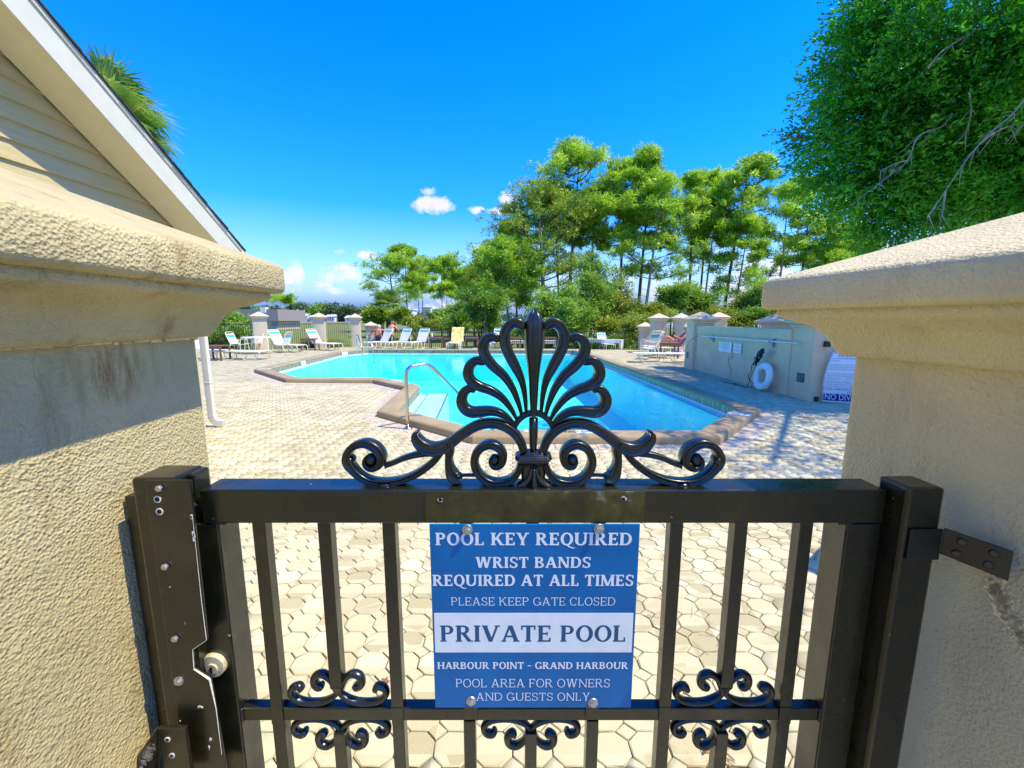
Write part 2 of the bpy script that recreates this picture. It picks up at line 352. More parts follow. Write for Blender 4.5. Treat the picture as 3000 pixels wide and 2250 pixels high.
# cut the pool out of the deck: rebuild it as a ring of quads is avoided, the basin sits in its own hole
bpy.data.objects.remove(deck)
def ring_fill(outer, holes, z):
    from mathutils.geometry import tessellate_polygon
    polys = [[Vector((x, y, 0)) for x, y in outer]] + [[Vector((x, y, 0)) for x, y in h] for h in holes]
    tris = tessellate_polygon(polys); vs = [v for pl in polys for v in pl]
    return [(v.x, v.y, z) for v in vs], [tuple(t_) for t_ in tris]
MID = offset(OUT, .15)
vs, fs = ring_fill(DECK, [MID], -.012)
mb = MB(); mb.add(vs, fs)
n = len(DECK); mb.add([(x, y, -.012) for x, y in DECK] + [(x, y, -.5) for x, y in DECK], [(i, (i + 1) % n, n + (i + 1) % n, n + i) for i in range(n)])
deck = mb.build('deck', md); deck['kind'] = 'structure'
BW = .21
def paver_mesh(cx, cy, h, bev, simple=False):
    g = .0023; c = PP * .275; hs = PP / 2 - g; k = hs - (c - g * .4)
    oc = [(-k, -hs), (k, -hs), (hs, -k), (hs, k), (k, hs), (-k, hs), (-hs, k), (-hs, -k)]
    q = c - g * 1.1; sq = [(PP / 2, PP / 2 - q), (PP / 2 + q, PP / 2), (PP / 2, PP / 2 + q), (PP / 2 - q, PP / 2)]; kx = PX / PP; oc = [(x * kx, y) for x, y in oc]; sq = [(x * kx, y) for x, y in sq]
    V = []; Fc = []
    for poly, ctr in ((oc, (0, 0)), (sq, (PX / 2, PP / 2))):
        n_ = len(poly); b = len(V)
        ins = [(ctr[0] + (x - ctr[0]) * (1 - bev / .05), ctr[1] + (y - ctr[1]) * (1 - bev / .05)) for x, y in poly]
        V += [(x, y, 0) for x, y in ins]; Fc.append([b + i for i in range(n_)])
        if not simple:
            V += [(x, y, -.004) for x, y in poly] + [(x, y, -.011) for x, y in poly]
            for a in (0, 1):
                for i in range(n_): Fc.append([b + a * n_ + i, b + (a + 1) * n_ + i, b + (a + 1) * n_ + (i + 1) % n_, b + a * n_ + (i + 1) % n_])
    return V, Fc
xs = np.arange(-16.5, 14.5, PX); ys = np.arange(-.35, 23.6, PP); GX, GY = np.meshgrid(xs, ys); PC = np.stack([GX.ravel() + .031, GY.ravel()], 1)
keep = (np.abs(PC[:, 0]) < 1.32 * PC[:, 1] + 1.6) & inside(PC, offset(DECK, .08)) & ~inside(PC, offset(OUT, -(BW + .045)))
PC = PC[keep]
order = np.argsort(PC[:, 1] ** 2 + PC[:, 0] ** 2 * .5)
X_, Y_ = PC[:, 0], PC[:, 1]
vis = (Y_ > 1.22) & (X_ / Y_ > -.70) & (X_ / Y_ < .72) & ~((X_ / Y_ > -.19) & (X_ / Y_ < .25) & (Y_ > 1.45) & (Y_ < 2.75))
near_ids = [i for i in order if vis[i]][:300]; near = np.zeros(len(PC), bool); near[near_ids] = True
Vp, Fp = paver_mesh(0, 0, 0, .0022)
PM = []
for k in range(7):
    vj = [(x + random.gauss(0, .0011), y + random.gauss(0, .0011), z + (random.gauss(0, .0006) if z == 0 else 0)) for x, y, z in Vp]
    me = bpy.data.meshes.new('paver'); me.from_pydata(vj, [], Fp); me.materials.append(M['paver']); me.update(); PM.append(me)
for i in near_ids:
    o = bpy.data.objects.new('paver', PM[random.randrange(7)]); COL.objects.link(o); o.location = (PC[i, 0], PC[i, 1], random.uniform(-.0012, .0012)); o.rotation_euler = (random.uniform(-.006, .006), random.uniform(-.006, .006), random.uniform(-.01, .01)); adopt(o, deck)
def joined(name, ids, simple):
    V, Fc = paver_mesh(0, 0, 0, .0022, simple); V = np.array(V, dtype=np.float32); N = len(ids)
    c = PC[ids]; rot = RNG.normal(0, .008, N); zz = RNG.uniform(-.0012, .0012, N)
    cs, sn = np.cos(rot)[:, None], np.sin(rot)[:, None]
    X = V[None, :, 0] * cs - V[None, :, 1] * sn + c[:, 0:1]; Y = V[None, :, 0] * sn + V[None, :, 1] * cs + c[:, 1:2]; Z = V[None, :, 2] + zz[:, None] + RNG.normal(0, .0004, (N, 1)) * 1
    VV = np.stack([X, Y, Z], -1).reshape(-1, 3); VV[:, :2] += RNG.normal(0, .0010, (len(VV), 2))
    me = bpy.data.meshes.new(name); me.vertices.add(len(VV)); me.vertices.foreach_set('co', VV.astype(np.float32).ravel())
    fl = np.concatenate([np.array(f) for f in Fc]); ln = np.array([len(f) for f in Fc]); st = np.concatenate([[0], np.cumsum(ln)[:-1]])
    allf = (fl[None, :] + (np.arange(N) * len(V))[:, None]).ravel(); alls = (st[None, :] + (np.arange(N) * len(fl))[:, None]).ravel()
    me.loops.add(len(allf)); me.loops.foreach_set('vertex_index', allf.astype(np.int32)); me.polygons.add(len(alls)); me.polygons.foreach_set('loop_start', alls.astype(np.int32))
    me.materials.append(M['paver']); me.update(calc_edges=True)
    o = bpy.data.objects.new(name, me); COL.objects.link(o); o['kind'] = 'stuff'; adopt(o, deck)
ids = np.arange(len(PC)); mid_ids = ids[~near & (Y_ < 10)]; far_ids = ids[~near & (Y_ >= 10)]
joined('paver_field', mid_ids, False); joined('distant_paver_field', far_ids, True)
# border course of narrow bricks along the kerb
mbr = mat('border_brick', (.50, .43, .33), .85, var=.25, vscale=14, bump=.4, bscale=200, bdist=.002)
bmesh_ = MB().box(-.046, 0, -.011, .046, BW - .006, 0).build('border_brick', mbr); bme = bmesh_.data; bpy.data.objects.remove(bmesh_)
OB = offset(OUT, -.004); nb = 0; cpoly = OUT; nO = len(OUT); extra = MB()
for i in range(nO):
    a, b = Vector(OB[i]), Vector(OB[(i + 1) % nO]); L = (b - a).length; d = (b - a) / L; nrm = Vector((d.y, -d.x))
    if inside(np.array([[*((a + b) / 2 + nrm * .1)]]), OUT)[0]: nrm = -nrm
    k = int(L / .098); st = L / k
    for j in range(k):
        c = a + d * (j + .5) * st; ang = math.atan2(nrm.y, nrm.x) - math.pi / 2
        if i in (2, 3, 4, 5, 6) or (i == 7 and j < 60):
            if nb < 290:
                o = bpy.data.objects.new('border_brick', bme); COL.objects.link(o); o.location = (c.x, c.y, random.uniform(-.002, .001)); o.rotation_euler = (0, 0, ang); adopt(o, deck); nb += 1; continue
        u = d * .046; w = nrm * (BW - .006) / 2; extra.obox((c.x + w.x, c.y + w.y, -.0055), (u.x, u.y, 0), (w.x, w.y, 0), (0, 0, .0055))
for i in range(nO):
    a0, b0, c0 = Vector(OB[i - 1]), Vector(OB[i]), Vector(OB[(i + 1) % nO]); mo = Vector(offset(OUT, -BW)[i]); q1_ = b0 + (mo - b0).project(Vector(((b0 - a0).y, -(b0 - a0).x)).normalized()); q2_ = b0 + (mo - b0).project(Vector(((c0 - b0).y, -(c0 - b0).x)).normalized())
    if not inside(np.array([[*b0.lerp(mo, .5)]]), OUT)[0] and (q1_ - mo).length > .02:
        ok = (q1_ - b0).dot(c0 - b0) < 0
        if ok: extra.prism([(b0.x, b0.y), (q1_.x, q1_.y), (mo.x, mo.y), (q2_.x, q2_.y)], -.011, -.001)
mo_a, mo_b = offset(OUT, -(BW - .01)), offset(OUT, -(BW + .15)); extra.add([(x, y, -.0045) for x, y in mo_a] + [(x, y, -.0045) for x, y in mo_b], [(i, (i + 1) % nO, nO + (i + 1) % nO, nO + i) for i in range(nO)])
bf = extra.build('border_brick_course', mbr, deck); bf['kind'] = 'stuff'
# ---------------------------------------------------------------- the pool
pool = empty('swimming_pool', (0, 11, 0), 0, 'angular swimming pool with raised tan kerb, behind the gate', 'pool'); PO = (0, 11, 0)
mcop = bpy.data.materials.new('kerb_concrete'); t = NT(mcop); p = t.pos()
c = t.ramp(t.noise(p, 1.7, 5, .6), [(.3, (.30, .22, .115)), (.7, (.42, .33, .20))]); c = t.mix(t.math('MULTIPLY', t.noise(p, 120, 4), .35), c, (.27, .20, .11))
t.l.new(c, t.b.inputs['Base Color']); t.b.inputs['Roughness'].default_value = .85; t.l.new(t.bump(t.noise(p, 140, 4), .5, .002), t.b.inputs['Normal'])
prof = [(0, -.02), (0, .07), (.012, .088), (.03, .098), (.06, .10), (.26, .103), (.285, .098), (.305, .08), (.31, .062), (.309, .048), (.26, .048)]
OFFS = {d: offset(OUT, d) for d, z in prof}
for i in range(nO):
    a_, b_ = Vector(OUT[i]), Vector(OUT[(i + 1) % nO]); L = (b_ - a_).length; k = max(1, round(L / 2.6)); 
    for j in range(k):
        mbk = MB(); rs = []
        for e, tt in ((0, j / k), (1, (j + 1) / k)):
            ring = []
            for d_, z_ in prof:
                P0 = Vector(OFFS[d_][i]); P1 = Vector(OFFS[d_][(i + 1) % nO]); g_ = .003 / (P1 - P0).length; q = P0.lerp(P1, tt + (g_ if e == 0 else -g_)); ring.append((q.x, q.y, z_))
            rs.append(ring)
        mbk.rings(rs); mbk.build('kerb_segment', mcop, pool, smooth=True, org=PO, auto=R(50))
# band of tiles, plaster ledge, basin
mt = bpy.data.materials.new('waterline_tile'); t = NT(mt); p = t.pos()
mp = t.node('ShaderNodeMapping', inp={0: p}); mp.inputs['Scale'].default_value = (1, 1, .18)
n1 = t.noise(mp.outputs[0], 42, 4, .75); base = t.ramp(t.noise(p, 11, 4), [(.3, (.34, .22, .13)), (.7, (.62, .46, .31))])
c = t.mix(t.node('ShaderNodeMapRange', inp={0: n1, 1: .47, 2: .55, 3: 0, 4: .9}).outputs[0], base, (.085, .07, .065))
t.l.new(c, t.b.inputs['Base Color']); t.b.inputs['Roughness'].default_value = .35
WZ = -.085
def wall(poly, z0, z1, name, m, par=pool):
    n = len(poly); return MB().add([(x, y, z0) for x, y in poly] + [(x, y, z1) for x, y in poly], [(i, (i + 1) % n, n + (i + 1) % n, n + i) for i in range(n)]).build(name, m, par, org=PO)
wall(offset(OUT, .304), -.078, .05, 'tile_band', mt)
mpl = bpy.data.materials.new('pool_plaster'); t = NT(mpl); p = t.pos()
c = t.ramp(t.noise(p, .8, 4), [(.3, (.05, .82, .84)), (.7, (.10, .90, .92))]); t.l.new(c, t.b.inputs['Base Color']); t.b.inputs['Roughness'].default_value = .7
mwh = mat('white_plaster', (.80, .86, .86), .7, var=.05)
mdk = mat('trim_tile', (.02, .08, .20), .4)
# ledge just under the surface
n = nO
LZ = -.125
MB().add([(x, y, LZ) for x, y in INN] + [(x, y, LZ) for x, y in INL], [(i, (i + 1) % n, n + (i + 1) % n, n + i) for i in range(n)]).build('ledge', mwh, pool, org=PO)
wall(INN, LZ, -.079, 'ledge_riser', mwh)
INT = offset(OUT, .31 + .17 - .025)
MB().add([(x, y, LZ + .004) for x, y in INT] + [(x, y, LZ + .004) for x, y in INL], [(i, (i + 1) % n, n + (i + 1) % n, n + i) for i in range(n)]).build('trim_line', mdk, pool, org=PO)
wall(INL, -1.35, LZ, 'basin_wall', mpl)
vs, fs = ring_fill(INL, [], -1.35); MB().add(vs, fs).build('basin_floor', mpl, pool, org=PO)
# entry steps along the near left side
E_, F_, D_ = Vector(INL[4]), Vector(INL[5]), Vector(INL[3]); ed = (F_ - E_).normalized(); en = Vector((-ed.y, ed.x))
if not inside(np.array([[*(E_.lerp(F_, .5) + en * .5)]]), OUT)[0]: en = -en
for k in range(4):
    w0, w1 = k * .32, (k + 1) * .32; z1 = -.30 - .22 * k; a = E_ + ed * .02 + en * w0; b = E_ + ed * 2.5 + en * w0
    q = [(a.x, a.y), (b.x, b.y), ((b + en * .32).x, (b + en * .32).y), ((a + en * .32).x, (a + en * .32).y)]
    MB().prism(q, -1.34, z1).build('step', mpl, pool, org=PO)
    a2 = E_ + ed * .03 + en * (w1 - .035); b2 = E_ + ed * 2.49 + en * (w1 - .035)
    MB().prism([(a2.x, a2.y), (b2.x, b2.y), ((b2 + en * .03).x, (b2 + en * .03).y), ((a2 + en * .03).x, (a2 + en * .03).y)], z1 + .001, z1 + .005).build('step_trim', mdk, pool, org=PO)
# broad white shelf beside the steps
dd = (D_ - E_).normalized(); dn_ = Vector((dd.y, -dd.x))
if not inside(np.array([[*(E_.lerp(D_, .5) + dn_ * .3)]]), OUT)[0]: dn_ = -dn_
a, b = E_, E_.lerp(D_, 1.0); q = [a, b, b + dn_ * .42, a + dn_ * .42]
MB().prism([(v.x, v.y) for v in q], -1.3, -.11).build('shelf', mwh, pool, org=PO)
q = [a + dn_ * .40, b + dn_ * .40, b + dn_ * .424, a + dn_ * .424]; MB().prism([(v.x, v.y) for v in q], -.108, -.104).build('shelf_trim', mdk, pool, org=PO)
# water surface: tinted and mirror-like by angle, with slight ripples
mwat = bpy.data.materials.new('pool_water'); t = NT(mwat); t.n.remove(t.b)
mp = t.node('ShaderNodeMapping', inp={0: t.pos()}); mp.inputs['Scale'].default_value = (1, .55, 1)
nb_ = t.bump(t.math('ADD', t.noise(mp.outputs[0], 3.2, 3), t.math('MULTIPLY', t.noise(mp.outputs[0], 11, 2), .35)), .20, .05)
fr = t.node('ShaderNodeFresnel', inp={0: 1.33, 'Normal': nb_}); tr = t.node('ShaderNodeBsdfTransparent', inp={0: (.72, 1.0, .99, 1)}); gl = t.node('ShaderNodeBsdfGlossy', inp={0: (1, 1, 1, 1), 'Roughness': .02, 'Normal': nb_})
mx = t.node('ShaderNodeMixShader', inp={0: t.math('MULTIPLY', fr.outputs[0], .26), 1: tr.outputs[0], 2: gl.outputs[0]}); t.l.new(mx.outputs[0], t.out.inputs['Surface'])
vs, fs = ring_fill(offset(OUT, .3035), [], WZ); w = MB().add(vs, fs).build('water', mwat); w['kind'] = 'structure'
vs, fs = ring_fill([(-1500, -300), (1500, -300), (1500, 1800), (-1500, 1800)], [MID], -.36); lawn = MB().add(vs, fs).build('lawn', mg); lawn['kind'] = 'structure'
# ---------------------------------------------------------------- text helpers
def text(body, size, m, name='lettering', parent=None, mw=None, extrude=0, align='CENTER', sx=1.0, spacing=1.0):
    cu = bpy.data.curves.new(name, 'FONT'); cu.body = body; cu.size = size; cu.align_x = align; cu.align_y = 'CENTER'; cu.extrude = extrude; cu.resolution_u = 2; cu.space_character = spacing
    tmp = bpy.data.objects.new(name, cu); COL.objects.link(tmp); dg = bpy.context.evaluated_depsgraph_get(); me = bpy.data.meshes.new_from_object(tmp.evaluated_get(dg)); bpy.data.objects.remove(tmp)
    me.transform((mw or Matrix()) @ Matrix.Diagonal((sx, 1, 1, 1))); me.materials.clear(); me.materials.append(m); me.name = name
    o = bpy.data.objects.new(name, me); COL.objects.link(o)
    if parent is not None: adopt(o, parent)
    return o
mblk = mat('print_black', (.02, .03, .06), .6); mtl = mat('marker_tile', (.82, .84, .82), .35)
def marker(px, py, z, right, up, w, h, body, off=(0, 0, 0), flip=1):
    c = G(px, py, z) if z is not None else Vector(off); c = c - Vector(PO) if z is not None else c - Vector(PO)
    right, up = Vector(right).normalized(), Vector(up).normalized(); nn = right.cross(up)
    o = MB().obox(c, right * w / 2, up * h / 2, nn * .003).build('depth_marker', mtl, pool)
    mw_ = Matrix.Translation(c + nn * .0045) @ Matrix((right, up, nn)).transposed().to_4x4()
    tt = text(body, h * .8, mblk, 'lettering', None, mw_); adopt(tt, o); return o
def seg(i): a, b = Vector(OUT[i]), Vector(OUT[(i + 1) % nO]); d = (b - a).normalized(); return Vector((d.x, d.y, 0))
gdir = seg(6)   # near right side, from the centre out to the far right corner
marker(2165, 1213, .105, (-gdir.y, gdir.x, 0), (-gdir.x, -gdir.y, 0), .30, .15, '3 FT')
marker(1722, 1265, .105, (1, 0, 0), (0, 1, 0), .30, .14, 'NO DIVING')
marker(1548, 1262, .105, (1, 0, 0), (0, 1, 0), .10, .10, '3')
d2 = seg(2); marker(1160, 1114, .105, (d2.x, d2.y, 0), (-d2.y, d2.x, 0), .30, .15, '4 FT')
marker(776, 1081, .105, (1, .2, 0), (-.2, 1, 0), .3, .14, '5 FT')
# markers set upright in the tile band on the far left side
dv = -seg(11); 
for px, body in ((888, '5 FT'), (1010, '6 FT')):
    dA = Vector(offset(OUT, .305)[0 if px < 1000 else 11]); dB = Vector(offset(OUT, .305)[11 if px < 1000 else 10]); best = None
    for k in range(401):
        q = dA.lerp(dB, k / 400); ppx = 1500 + F * q.x / (q.y * math.cos(PITCH) + (1.5 + .01) * math.sin(PITCH))
        if best is None or abs(ppx - px) < best[0]: best = (abs(ppx - px), q)
    q = best[1]; rt = (dB - dA).normalized(); nn_ = Vector((rt.y, -rt.x))
    marker(0, 0, None, (rt.x, rt.y, 0), (0, 0, 1), .34, .15, body, off=(q.x + nn_.x * .012, q.y + nn_.y * .012, -.005))
# ================================================================ STUCCO GATE PIERS
def rrect(h, r, n=5, sub=8):
    """rounded square outline, half size h, corner radius r, with points along the sides"""
    out = []
    for q, (sx, sy) in enumerate(((1, 1), (-1, 1), (-1, -1), (1, -1))):
        a0 = q * math.pi / 2
        for i in range(n + 1):
            a = a0 + math.pi / 2 * i / n; out.append(((h - r) * sx + r * math.cos(a), (h - r) * sy + r * math.sin(a)))
    return out
OGEE = [(0, 0), (.016, .002), (.021, .010), (.026, .022), (.032, .036), (.040, .046), (.050, .055), (.064, .061), (.078, .068), (.086, .074), (.086, .079), (.085, .083), (.098, .085), (.102, .088), (.1035, .094), (.1035, .112), (.1035, .130), (.101, .138), (.092, .1425)]
def pier(name, label, corner, yaw, sgn, zj, apex, m, hs=.305, zs=1.0, zo=1.0):
    ux, uy = Vector((math.cos(yaw), math.sin(yaw), 0)), Vector((-math.sin(yaw), math.cos(yaw), 0))
    c = Vector((corner[0], corner[1], 0)) + ux * hs * sgn - uy * hs
    t = empty(name, c, yaw, label, 'pillar')
    rs = [[(x, y, z) for x, y in rrect(hs, .022)] for z in [-.45] + [zj * k / 14 for k in range(1, 15)]]
    o = MB().rings(rs).build('shaft', m, t, smooth=True, auto=R(60))
    rs = [[(x, y, zj + z * zs) for x, y in rrect(hs + d * zo, .022 + d * .25)] for d, z in OGEE]
    top = zj + OGEE[-1][1] * zs; hh = hs + OGEE[-1][0] * zo
    for k in range(1, 8): rs.append([(x, y, top + (apex - top) * k / 8) for x, y in rrect(hh * (1 - k / 8), .04 * (1 - k / 8))])
    rs.append([(x * .02, y * .02, apex) for x, y in rrect(hh, .04)])
    MB().rings(rs).build('cap', m, t, smooth=True, auto=R(60)); return t
lp = pier('stucco_pier', 'tan stucco gate pier on the left with rust streaks and a moulded cap', (-.577, .776), R(1.9), -1, 1.467, 1.775, M['stucco_near'], zo=1.17)
rp = pier('stucco_pier', 'clean tan stucco gate pier on the right, in shade, with the hinge bolted to it', (.608, .75), R(9.5), 1, 1.434, 1.72, M['stucco_right'], zo=1.13)
# cracked pale caulk line under the left cap and a rust streak patch
mcr = mat('flaked_caulk', (.80, .74, .58), .8, var=.2, vscale=90, bump=.6, bscale=160)
mb = MB(); y = -.30
while y < .29:
    w = random.uniform(.006, .03); h = random.uniform(.0008, .0045) if random.random() < .75 else .007
    mb.obox((.3075, y + w / 2, 1.4665 + random.uniform(-.001, .001)), (.0012, 0, 0), (0, w / 2, 0), (0, 0, h / 2)); y += w * random.uniform(.9, 1.5)
o = mb.build('caulk_flakes', mcr, lp); o['kind'] = 'stuff'
# scraped bare plaster beside the hinge
mb = MB()
for k in range(220):
    s = random.random(); yy = .070 - s * .05 + random.gauss(0, .004); z = 1.150 - s * .065 + random.gauss(0, .007)
    a_ = random.random() * 3.1; w_ = random.uniform(.0008, .0034); mb.obox((-.3052, yy, z), (.0012, 0, 0), (0, w_ * math.cos(a_) * 1.5, w_ * math.sin(a_) * 1.5), (0, -w_ * math.sin(a_), w_ * math.cos(a_)))
o = mb.build('scraped_plaster', mat('bare_plaster', (.80, .66, .40), .9, var=.3, vscale=80, bump=.8, bscale=200), rp); o['kind'] = 'stuff'
# ================================================================ GATE
GY_ = .572
gate = empty('gate', (.03, .585, 0), 0, 'black wrought metal pool gate with palmette crest and scrollwork bars', 'gate'); GO = (.03, .585, 0)
mg_ = M['gate']; BV = .002
MB().box(-.452, .5720, 1.2045, .5425, .6190, 1.2560).build('top_rail', mg_, gate, org=GO, bevel=.0025)
MB().box(-.4812, .5725, .08, -.4306, .6185, 1.2035).build('stile', mg_, gate, org=GO, bevel=.0025)
MB().box(.4910, .5725, .08, .5420, .6185, 1.2035).build('stile', mg_, gate, org=GO, bevel=.0025)
MB().box(-.4300, .5765, .8660, .4905, .5945, .8880).build('middle_rail', mg_, gate, org=GO, bevel=.0015)
MB().box(-.4300, .5765, .10, .4905, .6000, .14).build('bottom_rail', mg_, gate, org=GO, bevel=.0015)
GC = .0305
for dx, kind in [(0, 's'), (-.0985, 'p'), (.0985, 'p'), (-.2125, 'p'), (.2125, 'p'), (-.3078, 's'), (.3078, 's'), (-.404, 'p'), (.404, 'p')]:
    x = GC + dx; h = .0095; up0 = .8882 if kind == 'p' else .926
    b = MB().box(x - h, .5752, up0, x + h, .5942, 1.204)
    if kind == 's': b.add([(x - h, .5752, .926), (x + h, .5752, .926), (x + h, .5942, .926), (x - h, .5942, .926), (x, .580, .908), (x, .590, .908)], [(0, 1, 4), (1, 2, 5, 4), (2, 3, 5), (3, 0, 4, 5)])
    b.build('bar', mg_, gate, org=GO, bevel=.0012)
    lo = .8658 if kind == 'p' else .842
    MB().box(x - h, .5752, .1405, x + h, .5942, lo).build('bar', mg_, gate, org=GO, bevel=.0012)
for (wx, wz, r1, r2) in [(-.4296, .877, .004, .010), (.4901, .877, .004, .010), (-.4306, 1.2036, .009, .0035), (.4906, 1.2036, .009, .0035)]:
    mb = MB()
    for k in range(7):
        u_ = (k - 3) / 3; bm = bmesh.new(); bmesh.ops.create_icosphere(bm, subdivisions=1, radius=1); mb.add([(wx + (u_ * r1 if r1 > r2 else 0) + v.co.x * .003, .5755 + v.co.y * .0025, wz + (u_ * r2 if r2 > r1 else 0) + v.co.z * .003) for v in bm.verts], [[v.index for v in f.verts] for f in bm.faces]); bm.free()
    mb.build('weld_bead', mg_, gate, smooth=True, org=GO)
# crossing plates so that bars read as passing the rail
for dx in (-.2125, .2125, -.404, .404):
    x = GC + dx; MB().box(x - .0096, .5741, .862, x + .0096, .5763, .892).build('bar_joint', mg_, gate, org=GO, bevel=.0008)
# tapered, fluted casting strokes
def stroke(mb, pts, dep=.010, per=6, flute=True, y0=.597, taper=True):
    """pts: (x, z, halfwidth) in the plane of the gate"""
    P = smoothpath([(p[0], p[1], p[2]) for p in pts], per)
    prof = [(-1, 0), (-.93, -.62), (-.72, -.98), (-.45, -.80), (0, -.58), (.45, -.80), (.72, -.98), (.93, -.62), (1, 0), (.85, .75), (.4, 1), (-.4, 1), (-.85, .75)] if flute else \
           [(math.cos(a), math.sin(a)) for a in [k * 2 * math.pi / 12 for k in range(12)]]
    rings = []
    for i, p in enumerate(P):
        a = P[max(i - 1, 0)]; b = P[min(i + 1, len(P) - 1)]; t = Vector((b.x - a.x, b.y - a.y)); t.normalize(); n = Vector((-t.y, t.x)); w = max(p.z, .0004)
        e = min(1, .35 + w / .008) * dep
        rings.append([(p.x + n.x * w * u, y0 + e * v, p.y + n.y * w * u) for u, v in prof])
    mb.rings(rings)
def scrollmotif(x0, zc, up=True, y0=.585):
    s = 1 if up else -1; out = []
    for sx in (-1, 1):
        mb = MB()
        stroke(mb, [(x0 + sx * a, zc + s * b, w * .85) for a, b, w in [(.000, .036, .004), (.008, .026, .0052), (.025, .0165, .0062), (.045, .0145, .0062), (.064, .018, .0062), (.0755, .029, .0062), (.0735, .041, .0065), (.063, .0445, .0068), (.0585, .038, .006)]], .0075, flute=False, y0=y0)
        out.append((mb, 'lower_curl'))
        mb = MB()
        stroke(mb, [(x0 + sx * a, zc + s * b, w * .85) for a, b, w in [(.002, .030, .004), (.006, .045, .0055), (.012, .058, .006), (.024, .0665, .0065), (.0355, .062, .0072), (.037, .049, .0078), (.030, .0425, .0072), (.026, .047, .0055)]], .0075, flute=False, y0=y0)
        out.append((mb, 'upper_curl'))
    return out
for dx, zz, up in [(-.3078, .877, True), (.3078, .877, True), (-.3078, .877, False), (.3078, .877, False), (0, .877, False)]:
    base = None
    for mb, nm in scrollmotif(GC + dx, zz, up):
        o = mb.build('scroll', M['crest'], gate, smooth=True, org=GO)
# ---- palmette crest (left half traced, right half mirrored)
K0 = 1.0
def OP(cx, cy): v = AY(980 + cx * .52, 860 + cy * .52, .597); return v.x, v.z
CXC = OP(1122, 600)[0]; WS = .52 / F * .60
def U(u, v): return ((1300 + u / 4.367 - 980) / .52, (880 + v / 4.367 - 860) / .52)
def conv(lst, zoomed=False):
    out = []
    for a, b, w in lst:
        if zoomed: a, b = U(a, b); w = w / 4.367 / .52
        x, z = OP(a, b); out.append((x, z, w * WS))
    return out
def mir(lst): return [(2 * CXC - x, z, w) for x, z, w in lst]
crest = None
block = MB()
def ztr(cx, cy): x, z = OP(cx, cy); return x, z
def sect(rows, y0=.597):   # (cy, half width in x, half depth)
    rs = []
    for cy, hw, hd in rows:
        z = OP(1122, cy)[1]; w = hw * WS; rs.append([(CXC + w * a, y0 + hd * b, z) for a, b in ((-1, -.55), (-.8, -1), (.8, -1), (1, -.55), (1, .55), (.8, 1), (-.8, 1), (-1, .55))])
    return rs
block.rings(sect([(884, 62, .010), (898, 66, .012), (901, 100, .016), (918, 108, .019), (934, 98, .018), (950, 74, .014), (962, 66, .012), (1000, 72, .012), (1050, 66, .012), (1074, 62, .012)]))
crest = block.build('crest', M['crest'], gate, org=GO, bevel=.0012)
def sub(name, fn, smooth=True):
    mb = MB(); fn(mb); return mb.build(name, M['crest'], crest, smooth=smooth, org=GO)
petals = [
 [(1055, 1430, 16), (1035, 1200, 26), (992, 1010, 36), (912, 840, 48), (835, 690, 52), (787, 565, 54), (778, 450, 52), (812, 358, 50), (875, 300, 50), (935, 292, 50), (985, 325, 46), (1008, 372, 16)],
 [(1000, 1480, 15), (962, 1330, 24), (884, 1130, 34), (772, 965, 42), (642, 845, 48), (548, 735, 52), (508, 640, 52), (510, 565, 50), (552, 498, 46), (620, 470, 44), (672, 492, 40), (694, 535, 14)],
 [(932, 1515, 15), (862, 1385, 25), (742, 1240, 34), (602, 1150, 42), (462, 1098, 47), (362, 1035, 50), (318, 950, 52), (326, 862, 50), (372, 795, 46), (440, 768, 42), (500, 790, 38), (524, 822, 14)],
 [(905, 1590, 15), (832, 1512, 26), (722, 1440, 36), (602, 1412, 44), (482, 1418, 52), (368, 1424, 55), (282, 1388, 54), (235, 1300, 54), (245, 1210, 50), (292, 1145, 44), (352, 1128, 38), (402, 1165, 16)]]
for pl in petals:
    c = conv(pl, True)
    c = [(x_, z_, w_ * 1.36) for x_, z_, w_ in c]
    for cc in (c, mir(c)):
        sub('petal', lambda mb, cc=cc: stroke(mb, cc, .0125, y0=.597))
    # rolled tip bead
# spear
def spear(mb):
    rows = [(100, 2), (125, 22), (160, 42), (210, 62), (270, 75), (340, 80), (430, 80), (520, 78), (600, 74), (700, 66), (800, 56), (900, 48), (1000, 42), (1120, 38), (1250, 34), (1400, 28), (1470, 26)]
    rs = []
    for v, hw in rows:
        cx, cy = U(1140, v); x, z = OP(cx, cy); w = hw * 1.62 / 4.367 / .52 * WS; dp = .006 + .013 * min(1, hw / 70)
        rs.append([(CXC + w * a, .597 + dp * b, z) for a, b in ((-1, 0), (-.72, -.62), (-.34, -.85), (-.13, -.62), (0, -1.12), (.13, -.62), (.34, -.85), (.72, -.62), (1, 0), (.6, .8), (0, 1), (-.6, .8))])
    mb.rings(rs)
sub('spear', spear)
def stem(mb):
    rs = []
    for cy, hw in ((700, 26), (760, 27), (820, 25), (860, 22), (888, 18)):
        z = OP(1122, cy)[1]; w = hw * WS; rs.append([(CXC + w * a, .597 + .009 * b, z) for a, b in ((-1, 0), (-.6, -.8), (0, -1), (.6, -.8), (1, 0), (.6, .8), (0, 1), (-.6, .8))])
    mb.rings(rs)
sub('stem', stem)
c = conv([(1000, 790, 8), (1010, 758, 15), (1035, 715, 16), (1075, 682, 17), (1122, 668, 17)]); sub('arch', lambda mb: stroke(mb, c, .010)); cm = mir(c); sub('arch', lambda mb: stroke(mb, cm, .010))
arm = conv([(1066, 888, 20), (1048, 832, 22), (1012, 782, 23), (952, 742, 24), (882, 728, 24), (802, 742, 25), (722, 788, 26), (655, 838, 29), (600, 868, 34), (548, 874, 36), (500, 856, 34), (468, 820, 27), (462, 790, 18), (478, 768, 3)])
